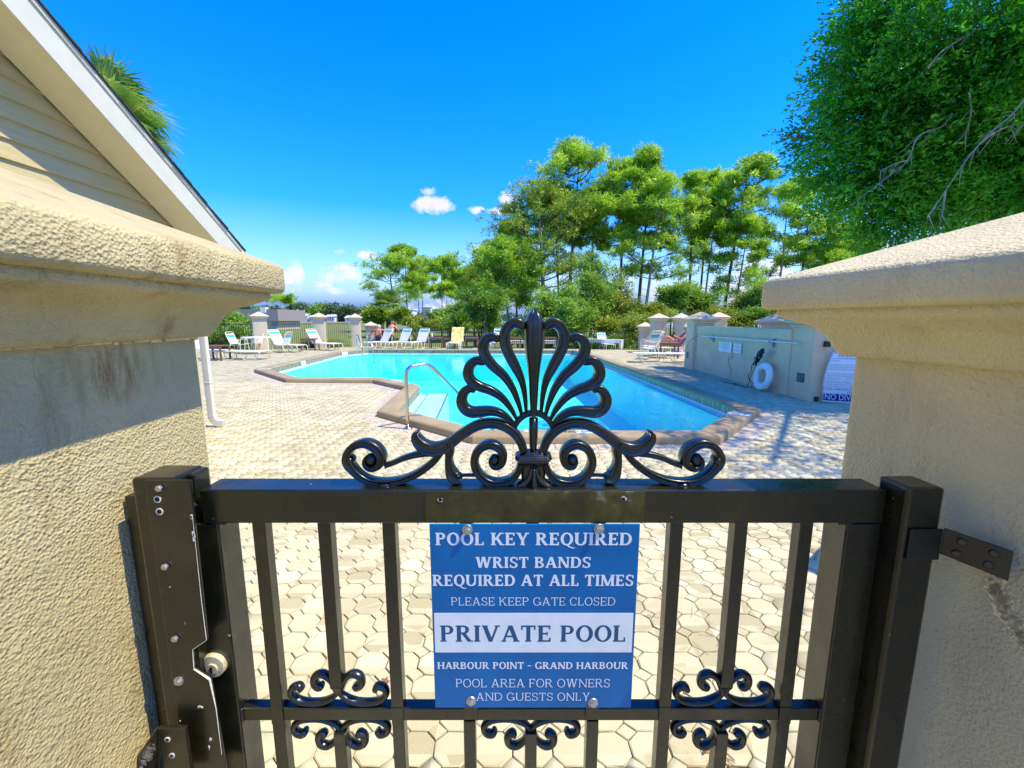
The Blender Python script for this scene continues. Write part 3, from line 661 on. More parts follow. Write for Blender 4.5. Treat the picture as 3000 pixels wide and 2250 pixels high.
lowS = conv([(606, 888, 15), (572, 930, 17), (530, 968, 18), (462, 1014, 18), (382, 1046, 18), (300, 1060, 18), (222, 1056, 18), (160, 1032, 19), (112, 990, 21), (84, 952, 26), (76, 915, 22), (94, 874, 19), (132, 848, 20), (185, 842, 23), (238, 868, 25), (268, 912, 23), (262, 955, 19), (232, 980, 15), (200, 982, 12), (176, 962, 10), (172, 935, 8), (188, 914, 7), (210, 912, 6), (226, 928, 6), (222, 946, 6), (206, 950, 5)])
upS = conv([(590, 892, 16), (530, 898, 15), (460, 906, 15), (395, 924, 14), (335, 950, 13), (285, 968, 13)])
leaf = conv([(650, 842, 16), (652, 880, 22), (646, 930, 19), (652, 978, 24), (668, 1018, 34), (692, 1034, 32), (716, 1028, 12)])
cen = conv([(1048, 955, 15), (1030, 1005, 17), (995, 1042, 18), (950, 1060, 19), (898, 1062, 19), (845, 1042, 20), (806, 1000, 21), (790, 948, 21), (800, 898, 21), (832, 862, 21), (880, 848, 22), (926, 866, 22), (950, 905, 21), (944, 950, 18), (915, 972, 14), (888, 965, 11), (878, 938, 9), (892, 916, 7), (913, 918, 6), (922, 936, 6), (912, 948, 5)])
con = conv([(712, 1024, 8), (760, 1022, 8), (806, 1024, 8)])
for nm, st, dp in (('arm', arm, .0125), ('outer_scroll', lowS, .0115), ('outer_scroll_branch', upS, .009), ('leaf_drop', leaf, .012), ('inner_scroll', cen, .0125), ('link', con, .005)):
    st = [(x_, z_, w_ * 1.2) for x_, z_, w_ in st]
    for cc in (st, mir(st)): sub(nm, lambda mb, cc=cc: stroke(mb, cc, dp))
def blobs(lst, dep):
    def fn(mb):
        for a, b, r, rz in lst:
            x, z = OP(a, b); bm = bmesh.new(); bmesh.ops.create_icosphere(bm, subdivisions=2, radius=1); vs = [(x + v.co.x * r * WS, .597 + v.co.y * dep, z + v.co.z * rz * WS) for v in bm.verts]; fs = [[v.index for v in f.verts] for f in bm.faces]; mb.add(vs, fs); bm.free()
    return fn
for s in (0, 1):
    X = (lambda a: a) if s == 0 else (lambda a: 2244 - a)
    sub('bead', blobs([(X(96), 934, 26, 30)], .013)); sub('scroll_eye', blobs([(X(208), 934, 36, 40)], .009)); sub('scroll_eye', blobs([(X(905), 935, 34, 36)], .009))
    sub('weld', blobs([(X(290), 1070, 48, 22)], .014))
for s in (-1, 0, 1):
    base = [(1122 + s * 12, 965, 16), (1122 + s * 20, 1010, 22), (1122 + s * 48, 1052, 27), (1122 + s * 88, 1072, 18)] if s else [(1122, 970, 12), (1122, 1020, 18), (1122, 1066, 24), (1122, 1092, 20)]
    cc = conv(base); sub('foot_lobe', lambda mb, cc=cc: stroke(mb, cc, .012, flute=False, y0=.588 if s == 0 else .592))
# ---- lock cylinder on the left stile
def at(px, py, Y): return AY(px, py, Y)
c = at(628, 1946, .5715); lc = MB().cyl((c.x, .5735, c.z), (c.x, .566, c.z), .0195, .0185, 28).build('lock_cylinder', M['brass'], gate, org=GO, bevel=.0008)
o = MB().cyl((c.x, .5662, c.z - .003), (c.x, .5645, c.z - .003), .0088, .0085, 20).build('lock_plug', M['brass'], lc, org=GO)
MB().box(c.x - .001, .5632, c.z - .009, c.x + .0012, .5646, c.z + .002).cyl((c.x, .5646, c.z - .001), (c.x, .5632, c.z - .001), .0022, n=8).build('keyhole', M['dark'], lc, org=GO)
# discoloured patch with old screw holes where an earlier plate sat on the top rail
mpt = bpy.data.materials.new('worn_patch'); t = NT(mpt); p = t.pos()
cc = t.ramp(t.noise(p, 22, 6, .65), [(.3, (.030, .020, .008)), (.48, (.055, .042, .010)), (.60, (.09, .075, .018)), (.68, (.24, .23, .15)), (.8, (.12, .10, .05))]); t.l.new(cc, t.b.inputs['Base Color']); t.b.inputs['Roughness'].default_value = .33
a, b = at(1246, 1440, .5712), at(1886, 1534, .5712)
pt = MB().box(a.x, .5706, 1.2065, b.x, .5719, 1.2545).build('worn_patch', mpt, gate, org=GO)
mchip = mat('bare_chip', (.78, .76, .66), .6, var=.2, vscale=200)
for px, py in ((1290, 1464), (1826, 1462)):
    v = at(px, py, .570); mb = MB()
    for k in range(5):
        an = random.uniform(0, 6.28); rr = random.uniform(.001, .004); mb.obox((v.x + math.cos(an) * rr, .5704, v.z + math.sin(an) * rr), (random.uniform(.001, .0025), 0, 0), (0, .0003, 0), (0, 0, random.uniform(.001, .0025)))
    mb.build('paint_chip', mchip, gate, org=GO); MB().cyl((v.x, .5703, v.z), (v.x, .5698, v.z), .0026, n=10).build('screw_hole', M['dark'], gate, org=GO)
# ================================================================ LATCH POST (left) AND HINGE POST (right)
post = empty('gate_post', (-.50, .58, 0), 0, 'black latch post left of the gate with bolted strike plate', 'post'); PO2 = (-.50, .58, 0)
MB().box(-.531, .5535, -.4, -.4705, .610, 1.281).build('post_tube', mg_, post, org=PO2, bevel=.004)
MB().box(-.4704, .5760, -.4, -.4600, .6080, 1.2790).build('post_tube', mg_, post, org=PO2, bevel=.003)
MB().box(-.5660, .5760, -.4, -.5315, .606, 1.245).build('wall_plate', mg_, post, org=PO2, bevel=.002)
def plate(z0, z1, xr0, xr1, y=.5485):
    return MB().add([(-.512, y, z0), (xr0, y, z0), (xr1, y, z1), (-.512, y, z1), (-.512, y + .004, z0), (xr0, y + .004, z0), (xr1, y + .004, z1), (-.512, y + .004, z1)], [(0, 1, 2, 3), (7, 6, 5, 4), (0, 4, 5, 1), (1, 5, 6, 2), (2, 6, 7, 3), (3, 7, 4, 0)])
pA = at(556, 1408, .5485); pB = at(607, 1875, .5485); pC = at(565, 1903, .5485); pD = at(569, 1960, .5485); pE = at(617, 1990, .5485); pF = at(668, 2290, .5485)
outl = [(-.508, pF.z), (-.508, pA.z), (pA.x, pA.z), (pB.x, pB.z), (pC.x, pC.z), (pD.x, pD.z), (pE.x, pE.z), (pF.x, pF.z)]
mb = MB(); n = len(outl); mb.add([(x, .5485, z) for x, z in outl] + [(x, .5530, z) for x, z in outl], [tuple(range(n)), tuple(reversed(range(n, 2 * n)))] + [(i, n + i, n + (i + 1) % n, (i + 1) % n) for i in range(n)])
sp_ = mb.build('strike_plate', mg_, post, org=PO2, bevel=.0012)
mb = MB()   # bare worn edge of the plate around the notch
ed_ = [(pA.x - .002, pA.z - .05), (pB.x - .0008, pB.z + .06), (pB.x - .0006, pB.z), (pC.x, pC.z), (pD.x, pD.z), (pE.x - .001, pE.z), (pE.x + .003, pE.z - .05), (pF.x - .004, pF.z + .05)]
mb.tube([(x, .5478, z) for x, z in smoothpath([(a_, b_, 0) for a_, b_ in ed_], 1) for _ in (0,)] if False else [(x, .5480, z) for x, z in ed_], [.0002, .0004, .0004, .0004, .0007, .0014, .0006, .0003], 6)
mb.build('worn_edge', mchip, sp_, org=PO2)
def hexbolt(parent, px, py, Y, r=.0062, org=PO2, washer=True, name='bolt', dark=False):
    v = at(px, py, Y); mb = MB()
    if washer: mb.cyl((v.x, Y, v.z), (v.x, Y - .0016, v.z), r * 1.38, n=18)
    pts = [[(v.x + r * k_ * math.cos(a + .2), yy, v.z + r * k_ * math.sin(a + .2)) for a in [q * math.pi / 3 for q in range(6)]] for yy, k_ in ((Y - .0010, .92), (Y - .0042, .92), (Y - .0052, .70))]
    mb.rings(pts); return mb.build(name, mg_ if dark else M['zinc'], parent, org=org)
for px, py in ((470, 1429), (487, 1658), (516, 1868)): hexbolt(post, px, py, .5483, .0052, washer=False)
hexbolt(post, 525, 1994, .5483, .0052, washer=True, dark=False)
for px, py in ((461, 1463), (467, 1499)):
    v = at(px, py, .548); MB().cyl((v.x, .5485, v.z), (v.x, .5478, v.z), .0052, n=10).build('chipped_ring', mchip, post, org=PO2); MB().cyl((v.x, .5478, v.z), (v.x, .5473, v.z), .0034, n=10).build('screw_hole', M['dark'], post, org=PO2)
for px, py, w, h in ((566, 1570, .0022, .006), (559, 1510, .002, .004), (588, 2072, .003, .0022), (616, 2165, .0018, .003), (613, 2190, .001, .003), (497, 1720, .0008, .0008), (527, 2113, .0008, .0008)):
    v = at(px, py, .548); mb = MB()
    for k in range(4): mb.obox((v.x + random.gauss(0, w * .4), .5480, v.z + random.gauss(0, h * .4)), (w * random.uniform(.3, .7), 0, 0), (0, .0004, 0), (0, 0, h * random.uniform(.3, .6)))
    mb.build('paint_chip', mchip, post, org=PO2)
# latch bracket at the bottom left: folded angle plate
a1, a2, a3, a4 = at(462, 2132, .530), at(545, 2150, .530), at(548, 2300, .530), at(462, 2300, .530)
b1 = at(400, 2225, .500); b2 = at(398, 2320, .500)
mb = MB(); mb.obox(((a1.x + a2.x) / 2, .532, (a1.z + a4.z) / 2), ((a2.x - a1.x) / 2, 0, 0), (0, .003, 0), (0, 0, (a1.z - a4.z) / 2))
mb.add([(a1.x, .529, a1.z), (b1.x, .500, b1.z), (b2.x, .500, b2.z), (a4.x, .529, a4.z), (a1.x - .003, .535, a1.z), (b1.x - .004, .505, b1.z), (b2.x - .004, .505, b2.z), (a4.x - .003, .535, a4.z)], [(0, 1, 2, 3), (7, 6, 5, 4), (0, 4, 5, 1), (1, 5, 6, 2), (2, 6, 7, 3), (3, 7, 4, 0)])
lb = mb.build('latch_bracket', mg_, post, org=PO2, bevel=.001)
mb = MB()
for k in range(26):
    u_ = random.gauss(.5, .14); w_ = random.gauss(.42, .12); mb.obox((b1.x + (a1.x - b1.x) * u_, .4985 + .029 * u_, b1.z - .006 + (a1.z - b1.z) * u_ - w_ * .03), (random.uniform(.001, .004), 0, 0), (0, .0006, 0), (0, 0, random.uniform(.0008, .003)))
mb.build('worn_spot', M['zinc'], lb, org=PO2)
for px, py in ((490, 2168), (503, 2215)):
    v = at(px, py, .528); MB().cyl((v.x, .5288, v.z), (v.x, .5280, v.z), .0042, n=10).build('chipped_ring', mchip, lb, org=PO2); MB().cyl((v.x, .528, v.z), (v.x, .5275, v.z), .0026, n=10).build('screw_hole', M['dark'], lb, org=PO2)
MB().box(-.5490, .536, .55, -.52, .5534, .80).build('bracket_spacer', mg_, post, org=PO2, bevel=.001)
post2 = empty('gate_post', (.575, .575, 0), 0, 'plain black hinge post against the right pier', 'post'); PO3 = (.575, .575, 0)
MB().box(.5475, .5460, -.4, .5985, .5960, 1.270).build('post_tube', mg_, post2, org=PO3, bevel=.005)
# hinge: leaf on the post and leaf bent back along the pier
hz0, hz1 = at(2740, 1640, .543).z, at(2740, 1550, .543).z
hg = MB().box(.5555, .5420, hz0, .600, .5455, hz1).build('hinge', M['black'], post2, org=PO3, bevel=.001)
q0 = Vector((.602, .5440, 0)); q1 = Vector((.632, .487, 0)); mb = MB(); zz0, zz1 = hz0 + .005, hz1
mb.add([(q0.x, q0.y, zz0 + .004), (q1.x, q1.y, zz0), (q1.x, q1.y, zz1 - .002), (q0.x, q0.y, zz1)] + [(q0.x + .004, q0.y + .003, zz0 + .004), (q1.x + .004, q1.y + .003, zz0), (q1.x + .004, q1.y + .003, zz1 - .002), (q0.x + .004, q0.y + .003, zz1)], [(0, 1, 2, 3), (7, 6, 5, 4), (0, 4, 5, 1), (1, 5, 6, 2), (2, 6, 7, 3), (3, 7, 4, 0)])
hl = mb.build('hinge_leaf', M['black'], hg, org=PO3)
dirh = (q1 - q0).normalized(); nh = Vector((-dirh.y, dirh.x, 0)); nh = -nh if nh.x > 0 else nh
mb = MB()
for s, zf in ((.25, .3), (.3, .75), (.72, .3), (.76, .72)):
    cpt = q0.lerp(q1, s); z = zz0 + (zz1 - zz0) * zf; mb.tube([Vector((cpt.x, cpt.y, z)) + nh * .0005, Vector((cpt.x, cpt.y, z)) + nh * .002], [.0055, .004], 12)
mb.build('hinge_screws', M['gate'], hg, org=PO3)
# ================================================================ SIGN
SY_ = .5665
msg = bpy.data.materials.new('sign_blue'); t = NT(msg); p = t.pos()
cc = t.ramp(t.noise(p, 14, 3), [(.3, (.0, .125, .33)), (.7, (.0, .165, .42))]); t.l.new(cc, t.b.inputs['Base Color']); t.b.inputs['Roughness'].default_value = .30; t.b.inputs['Specular IOR Level'].default_value = .35
sA, sB = at(1263, 1542, SY_), at(1873, 1542, SY_); sC, sD = at(1270, 2074, SY_), at(1851, 2074, SY_)
sx0, sx1 = (sA.x + sC.x) / 2, (sB.x + sD.x) / 2; sz1, sz0 = sA.z, sC.z; SO = ((sx0 + sx1) / 2, SY_, sz0)
sign = empty('pool_sign', SO, 0, 'square blue sign with white lettering reading PRIVATE POOL, hung under the top rail', 'sign')
MB().box(sx0, SY_, sz0, sx1, SY_ + .0032, sz1 + .003).build('panel', msg, sign, org=SO, bevel=.0008)
msw = mat('sign_print_white', (.88, .88, .84), .32, var=.05, vscale=40, spec=.6); mst = mat('sign_print_teal', (.0, .085, .20), .35, spec=.6)
def lerpx(px, py):    # sign picture position -> panel position
    v = at(px, py, SY_); l0, r0 = at(1263 + (py - 1542) * 7 / 532, py, SY_).x, at(1873 - (py - 1542) * 22 / 532, py, SY_).x
    return sx0 + (v.x - l0) / (r0 - l0) * (sx1 - sx0), v.z
x0, z1 = lerpx(1272, 1796); x1, z0 = lerpx(1851, 1911)
MB().box(x0, SY_ - .0003, z0, x1, SY_ + .0001, z1).build('white_band', msw, sign, org=SO)
# --- slab-serif alphabet drawn from strokes
def rect(a, b, c, d): return [[(a, b), (c, b), (c, d), (a, d)]]
def slant(xb, yb, xt, yt, w): return [[(xb - w / 2, yb), (xb + w / 2, yb), (xt + w / 2, yt), (xt - w / 2, yt)]]
def ring(cx, cy, rx, ry, a0, a1, tx, ty, n=20):
    out = []
    for i in range(n):
        u, v = R(a0 + (a1 - a0) * i / n), R(a0 + (a1 - a0) * (i + 1) / n)
        o1 = (cx + rx * math.cos(u), cy + ry * math.sin(u)); o2 = (cx + rx * math.cos(v), cy + ry * math.sin(v))
        i1 = (cx + (rx - tx) * math.cos(u), cy + (ry - ty) * math.sin(u)); i2 = (cx + (rx - tx) * math.cos(v), cy + (ry - ty) * math.sin(v))
        out.append([i1, o1, o2, i2])
    return out
def glyph(ch, T, t, e):
    s = t * .82
    def st(x, y0=0, y1=1, b=True, tp=True):
        g = rect(x, y0, x + T, y1)
        if b: g += rect(x - e, y0, x + T + e, y0 + s)
        if tp: g += rect(x - e, y1 - s, x + T + e, y1)
        return g
    if ch == 'I': return T + 2 * e, st(e)
    if ch == 'L': return .60, st(e) + rect(e, 0, .58, s * 1.1) + rect(.58 - t * .8, 0, .58, .27)
    if ch in 'EF':
        w = .62; g = st(e, b=True) + rect(e, 1 - t, w - .02, 1) + rect(w - .02 - t * .8, .76, w - .02, 1) + rect(e + T, .5 - t / 2, w - .14, .5 + t / 2) + rect(w - .14 - t * .6, .38, w - .14, .62)
        if ch == 'E': g += rect(e, 0, w, t) + rect(w - t * .8, 0, w, .25)
        return w + .02, g
    if ch == 'T': return .72, rect(.36 - T / 2, 0, .36 + T / 2, 1) + rect(.36 - T / 2 - e, 0, .36 + T / 2 + e, s) + rect(.02, 1 - t, .70, 1) + rect(.02, .74, .02 + t * .8, 1) + rect(.70 - t * .8, .74, .70, 1)
    if ch in 'HNM':
        w = {'H': .84, 'N': .86, 'M': 1.04}[ch]; thin = t * 1.05
        if ch == 'H': return w, st(e) + st(w - e - T) + rect(e, .5 - t / 2, w - e, .5 + t / 2)
        if ch == 'N': return w, rect(e + .02, 0, e + .02 + thin, 1) + rect(0, 0, e * 2 + thin + .03, s) + rect(0, 1 - s, e + T, 1) + slant(w - e - thin / 2 - T * .22, 0, e + T * .55, 1, T * 1.12) + rect(w - e - thin, 0, w - e, 1) + rect(w - e * 2 - thin - .03, 1 - s, w + .01, 1)
        return w, rect(e + .02, 0, e + .02 + thin, 1) + rect(0, 0, e * 2 + thin + .03, s) + rect(0, 1 - s, e + T * .9, 1) + st(w - e - T) + slant(w / 2, 0.02, e + T * .55, 1, T * 1.05) + slant(w / 2, .02, w - e - T * .5, 1, thin * 1.2)
    if ch in 'PRBD':
        if ch == 'D': return .80, st(e) + rect(e, 0, .40, t) + rect(e, 1 - t, .40, 1) + ring(.38, .5, .40, .5, -90, 90, T * .98, t)
        g = st(e); yb = .46 if ch == 'P' else .48
        r = (1 - yb) / 2; cyp = (1 + yb) / 2
        g += rect(e, 1 - t, .36, 1) + rect(e, yb, .36, yb + t) + ring(.36, cyp, .27, r, -90, 90, T * .92, t)
        if ch == 'P': return .66, g
        if ch == 'B': return .72, g + rect(e, 0, .38, t) + ring(.38, .26, .31, .26, -90, 90, T * .95, t) 
        return .78, g + slant(.66, 0, .36, yb + .04, T * 1.08) + rect(.60, 0, .80, s)
    if ch in 'OQ':
        g = ring(.40, .5, .40, .52, 0, 360, T * .98, t, 36)
        if ch == 'Q': g += [[(.36, .02), (.50, .04), (.66, -.13), (.54, -.17)], [(.54, -.17), (.66, -.13), (.86, -.20), (.80, -.27)], [(.80, -.27), (.86, -.20), (.94, -.13), (.93, -.20)]]
        return .80, g
    if ch in 'CG':
        g = ring(.40, .5, .40, .52, 48, 312, T * .98, t, 28) + rect(.62, .70, .62 + t * .9, .94)
        if ch == 'G': return .82, ring(.40, .5, .40, .52, 48, 318, T * .98, t, 28) + rect(.62, .70, .62 + t * .9, .94) + rect(.80 - T - .02, .04, .80 - .02, .42) + rect(.50, .42 - s, .84, .42)
        return .74, g + rect(.62, .10, .62 + t * .6, .22)
    if ch == 'S':
        return .62, ring(.30, .745, .27, .27, 35, 270, T * .85, t) + ring(.31, .255, .29, .27, 90, -145, T * .85, t) + rect(.50, .70, .50 + t * .9, .96) + rect(.03, .04, .03 + t * .9, .30) + slant(.36, .46, .24, .54, T * 1.3)
    if ch == 'A': return .84, slant(.10, 0, .40, 1, t * 1.15) + slant(.72, 0, .42, 1, T * 1.1) + rect(.22, .28, .62, .28 + t) + rect(.0, 0, .24, s) + rect(.56, 0, .86, s) 
    if ch == 'V': return .84, slant(.42, 0, .13, 1, T * 1.1) + slant(.43, 0, .73, 1, t * 1.15) + rect(0, 1 - s, .28, 1) + rect(.60, 1 - s, .86, 1)
    if ch == 'W': return 1.18, slant(.34, 0, .14, 1, T * 1.05) + slant(.36, 0, .56, 1, t * 1.15) + slant(.80, 0, .60, 1, T * 1.05) + slant(.82, 0, 1.05, 1, t * 1.15) + rect(0, 1 - s, .28, 1) + rect(.46, 1 - s, .72, 1) + rect(.94, 1 - s, 1.18, 1)
    if ch == 'Y': return .80, rect(.40 - T / 2, 0, .40 + T / 2, .5) + rect(.40 - T / 2 - e, 0, .40 + T / 2 + e, s) + slant(.40 - T * .05, .42, .13, 1, T * 1.05) + slant(.42, .42, .68, 1, t * 1.15) + rect(0, 1 - s, .28, 1) + rect(.55, 1 - s, .81, 1)
    if ch == 'K': return .82, st(e) + slant(e + T + .01, .42, .64, 1, t * 1.4) + slant(.68, 0, .36, .62, T * 1.1) + rect(.52, 1 - s, .80, 1) + rect(.56, 0, .86, s)
    if ch == 'U': return .84, rect(e, .30, e + T, 1) + rect(0, 1 - s, e * 2 + T, 1) + rect(.84 - e - t * 1.1 - .02, .30, .84 - e - .02, 1) + rect(.84 - e * 2 - t - .05, 1 - s, .85, 1) + ring((.82) / 2, .31, (.82 - 2 * e) / 2, .33, 180, 360, T, t)
    if ch == '-': return .44, rect(.02, .40, .42, .40 + t * 1.1)
    return .32, []
def signline(body, px0, px1, py0, py1, T, t, e, m, name='lettering'):
    X0, Z1 = lerpx(px0, py0); X1, Z0 = lerpx(px1, py1); cur = 0; gl = []
    gap = .075 if T > .15 else .10
    for ch in body:
        if ch == ' ': cur += .36; continue
        w, g = glyph(ch, T, t, e); gl.append((cur, g)); cur += w + gap
    tot = cur - gap; sx = (X1 - X0) / tot; sz = (Z1 - Z0); mb = MB(); k = 0
    for off_, g in gl:
        for poly in g:
            k += 1; y = SY_ - .00035 - (k % 40) * .0000035
            mb.add([(X0 + (off_ + a) * sx, y, Z0 + b * sz) for a, b in poly], [tuple(range(len(poly)))])
    return mb.build(name, m, sign, org=SO)
q = lambda u, v: (1200 + u / 2.592, 1480 + v / 2.592)
for body, a, b, c_, d, T, t_, e, m in [
    ('POOL KEY REQUIRED', 207, 1683, 208, 303, .20, .115, .055, msw), ('WRIST BANDS', 507, 1373, 392, 475, .20, .115, .055, msw),
    ('REQUIRED AT ALL TIMES', 180, 1697, 527, 612, .20, .115, .055, msw), ('PLEASE KEEP GATE CLOSED', 317, 1560, 699, 760, .095, .07, .055, msw),
    ('PRIVATE POOL', 230, 1640, 912, 1035, .19, .095, .055, mst), ('HARBOUR POINT - GRAND HARBOUR', 205, 1660, 1190, 1242, .19, .12, .05, msw),
    ('POOL AREA FOR OWNERS', 343, 1523, 1318, 1381, .095, .07, .055, msw), ('AND GUESTS ONLY', 497, 1370, 1423, 1482, .095, .07, .055, msw)]:
    (pa, pc) = q(a, c_); (pb, pd) = q(b, d)
    signline(body, pa, pb, pc, pd, T, t_, e, m)
for px, py in ((1373, 1551), (1754, 1549), (1377, 2053), (1738, 2058)):
    x, z = lerpx(px, py); mb = MB(); r = .0052
    mb.cyl((x, SY_ - .0002, z), (x, SY_ - .002, z), .0080, .0074, 20)
    mb.rings([[(x + r * k_ * math.cos(a + .3), yy, z + r * k_ * math.sin(a + .3)) for a in [q_ * math.pi / 3 for q_ in range(6)]] for yy, k_ in ((SY_ - .0014, 1), (SY_ - .0050, 1), (SY_ - .006, .75))])
    mb.build('bolt', M['zinc'], sign, org=SO)
for px in (1377, 1738):
    x, z = lerpx(px, 2085); MB().box(x - .010, SY_ + .004, .876, x + .010, .5758, sz0 + .01).build('mounting_tab', mg_, sign, org=SO)
# ================================================================ POOL HOUSE
HX = -4.24; RX = -3.80; SL = .655
house = empty('pool_house', (-8, 1.2, 0), 0, 'white gabled pool house with lap siding and dark shingle roof, left', 'house'); HO = (-8, 1.2, 0)
RIDGE_Y = 1.2
def topz(y): return 2.50 + SL * (6.09 - (y if y > RIDGE_Y else 2 * RIDGE_Y - y))
msid = bpy.data.materials.new('lap_siding'); t = NT(msid); p = t.pos(); mp = t.node('ShaderNodeMapping', inp={0: p}); mp.inputs['Scale'].default_value = (1, 1, 14)
t.l.new(t.ramp(t.noise(mp.outputs[0], 3, 5, .6), [(.3, (.46, .37, .19)), (.7, (.53, .44, .24))]), t.b.inputs['Base Color']); t.b.inputs['Roughness'].default_value = .7; t.l.new(t.bump(t.noise(mp.outputs[0], 14, 4), .35, .004), t.b.inputs['Normal'])
z = 2.144; me0 = None
while z < 5.4:
    z1 = z + .17
    def yr(zz): return 5.5 - (zz - 2.63) / SL
    ya, yb = min(yr(z), 5.60), min(yr(z1), 5.60)
    if yb < RIDGE_Y + .05: break
    la, lb_ = 2 * RIDGE_Y - ya, 2 * RIDGE_Y - yb
    V = [(HX + .026, la, z), (HX + .026, ya, z), (HX - .002, yb, z1 + .012), (HX - .002, lb_, z1 + .012), (HX - .03, la, z), (HX - .03, ya, z), (HX - .03, yb, z1 + .012), (HX - .03, lb_, z1 + .012)]
    MB().add(V, [(0, 1, 2, 3), (7, 6, 5, 4), (0, 4, 5, 1), (1, 5, 6, 2), (2, 6, 7, 3), (3, 7, 4, 0)]).build('siding_board', msid, house, org=HO); z = z1
MB().prism([(HX - .05, -3.2), (HX, -3.2), (HX, 5.62), (HX - .05, 5.62)], -.4, 2.15).build('gable_wall', M['stucco_far'], house, org=HO)
MB().prism([(-14, 5.57), (HX - .05, 5.57), (HX - .05, 5.62), (-14, 5.62)], -.4, 2.3).build('side_wall', M['stucco_far'], house, org=HO)
MB().prism([(-14, -3.25), (HX - .05, -3.25), (HX - .05, -3.2), (-14, -3.2)], -.4, 2.3).build('side_wall', M['stucco_far'], house, org=HO)
mfa = mat('fascia_paint', (.66, .63, .53), .5, var=.04); mso = mat('soffit_paint', (.74, .66, .44), .6, var=.04)
msh = mat('asphalt_shingle', (.035, .032, .035), .95, var=.35, vscale=20, bump=.8, bscale=60, bdist=.01)
MB().box(HX - .04, 5.58, 2.05, HX + .03, 5.68, 2.42).build('corner_board', mfa, house, org=HO)
def slab(x0, x1, dz0, dz1, name, m, ye=6.09):
    mb = MB()
    for sgn in (1, -1):
        ys = [ye, RIDGE_Y]; P = []
        for y in ys:
            Y = y if sgn > 0 else 2 * RIDGE_Y - y; P.append((Y, topz(y)))
        vs = []
        for x in (x0, x1):
            for (Y, zt) in P: vs += [(x, Y, zt + dz0), (x, Y, zt + dz1)]
        b = vs; mb.add(b, [(0, 1, 3, 2), (4, 6, 7, 5), (0, 4, 5, 1), (2, 3, 7, 6), (0, 2, 6, 4), (1, 5, 7, 3)])
    return mb.build(name, m, house, org=HO)
slab(-14, RX - .024, -.05, -.032, 'roof_deck', mso)
slab(RX - .022, RX, -.345, -.075, 'rake_fascia', mfa, 6.06)
slab(RX - .012, RX + .016, -.072, -.022, 'rake_trim', mfa, 6.07)
slab(RX - .4, RX - .023, -.315, -.300, 'rake_soffit', mso, 5.70)
# shingle courses, each one a step
mb = MB()
for k in range(44):
    y0 = 6.13 - k * .115; y1 = y0 - .14
    if y1 < RIDGE_Y - .1: break
    for sg in (1, -1):
        A = (y0 if sg > 0 else 2 * RIDGE_Y - y0); B = (y1 if sg > 0 else 2 * RIDGE_Y - y1); za, zb = topz(y0) if y0 > RIDGE_Y else 0, topz(max(y1, RIDGE_Y))
        jit = random.uniform(-.006, .010)
        mb.add([(-14, A, za - .028), (RX + .035 + jit, A, za - .028), (RX + .035 + jit, A, za - .004), (-14, A, za - .004), (-14, B, zb - .026), (RX + .035 + jit, B, zb - .026), (RX + .035 + jit, B, zb - .014), (-14, B, zb - .014)], [(0, 1, 2, 3), (3, 2, 6, 7), (1, 5, 6, 2), (0, 4, 5, 1), (4, 7, 6, 5)])
o = mb.build('shingles', msh, house, org=HO); o['kind'] = 'stuff'
MB().box(-14, 6.065, 2.36, RX + .02, 6.16, 2.475).build('gutter', mfa, house, org=HO, bevel=.01)
# downspout with kicked-out foot
ds = MB(); 
path = [(-4.22, 5.90, 2.36), (-4.22, 5.78, 2.22), (-4.22, 5.735, 2.1), (-4.22, 5.735, .17)]
for (a, b) in zip(path[:-1], path[1:]): 
    a, b = Vector(a), Vector(b); d = (b - a); u = Vector((.042, 0, 0)); w = d.normalized().cross(Vector((1, 0, 0))) * .032; ds.obox((a + b) / 2, u, w, d / 2)
ds.box(-4.266, 5.699, .62, -4.174, 5.771, .64)
ds.build('downspout', mfa, house, org=HO, bevel=.004)
# elbow made of bands
rs = []
for k in range(9):
    a = R(10 * k); c_ = Vector((-4.22 + .13 * (1 - math.cos(a)) + (.05 if k == 8 else 0), 5.735, .17 - .125 * math.sin(a))); dv_ = Vector((math.cos(a), 0, math.sin(a))); g = 1.0 + (.06 if k % 2 else 0)
    rs.append([c_ + dv_ * .042 * g * sx + Vector((0, .033 * g * sy, 0)) for sx, sy in ((-1, -1), (1, -1), (1, 1), (-1, 1))])
MB().rings(rs).build('downspout_foot', mfa, house, org=HO)
# ================================================================ STUCCO PILLARS, WALL, FENCES
def pillar(x, y, h, rz, label, m, w=.30, ov=.10, z0=0.0, group=None):
    t = empty('stucco_pillar', (x, y, z0), R(rz), label, 'pillar', group); H = h - z0
    rs = [[(a, b, z) for a, b in rrect(w, .02, 2)] for z in (-.1, H - .34)]
    MB().rings(rs).build('shaft', m, t, smooth=True, auto=R(50))
    rs = [[(a, b, z) for a, b in rrect(w + d, min(.02, (w + d) * .4), 2)] for d, z in ((0, H - .342), (.02, H - .335), (.03, H - .30), (ov * .85, H - .262), (ov, H - .255), (ov + .01, H - .205), (ov - .01, H - .195), (-w + .012, H))]
    MB().rings(rs).build('cap', m, t, smooth=True, auto=R(30)); return t
SF, SG = M['stucco_far'], M['stucco_grey']
P1, P2, P3, P4 = (-12.15, 20.3), (-10.0, 21.9), (-8.45, 22.8), (-8.0, 23.9)
pillar(*P1, 1.86, 33, 'tan capped pillar behind the white dining table, furthest left', SF)
pillar(*P2, 1.83, 18, 'tan capped pillar behind the lounger and slatted side table on the left', SF, w=.28)
pillar(*P3, 1.80, 14, 'tall tan capped pillar just left of the pool ladder', SF, w=.24)
pillar(*P4, 1.36, 12, 'short tan capped pillar beside the two people at the fence', SF, w=.27, ov=.09)
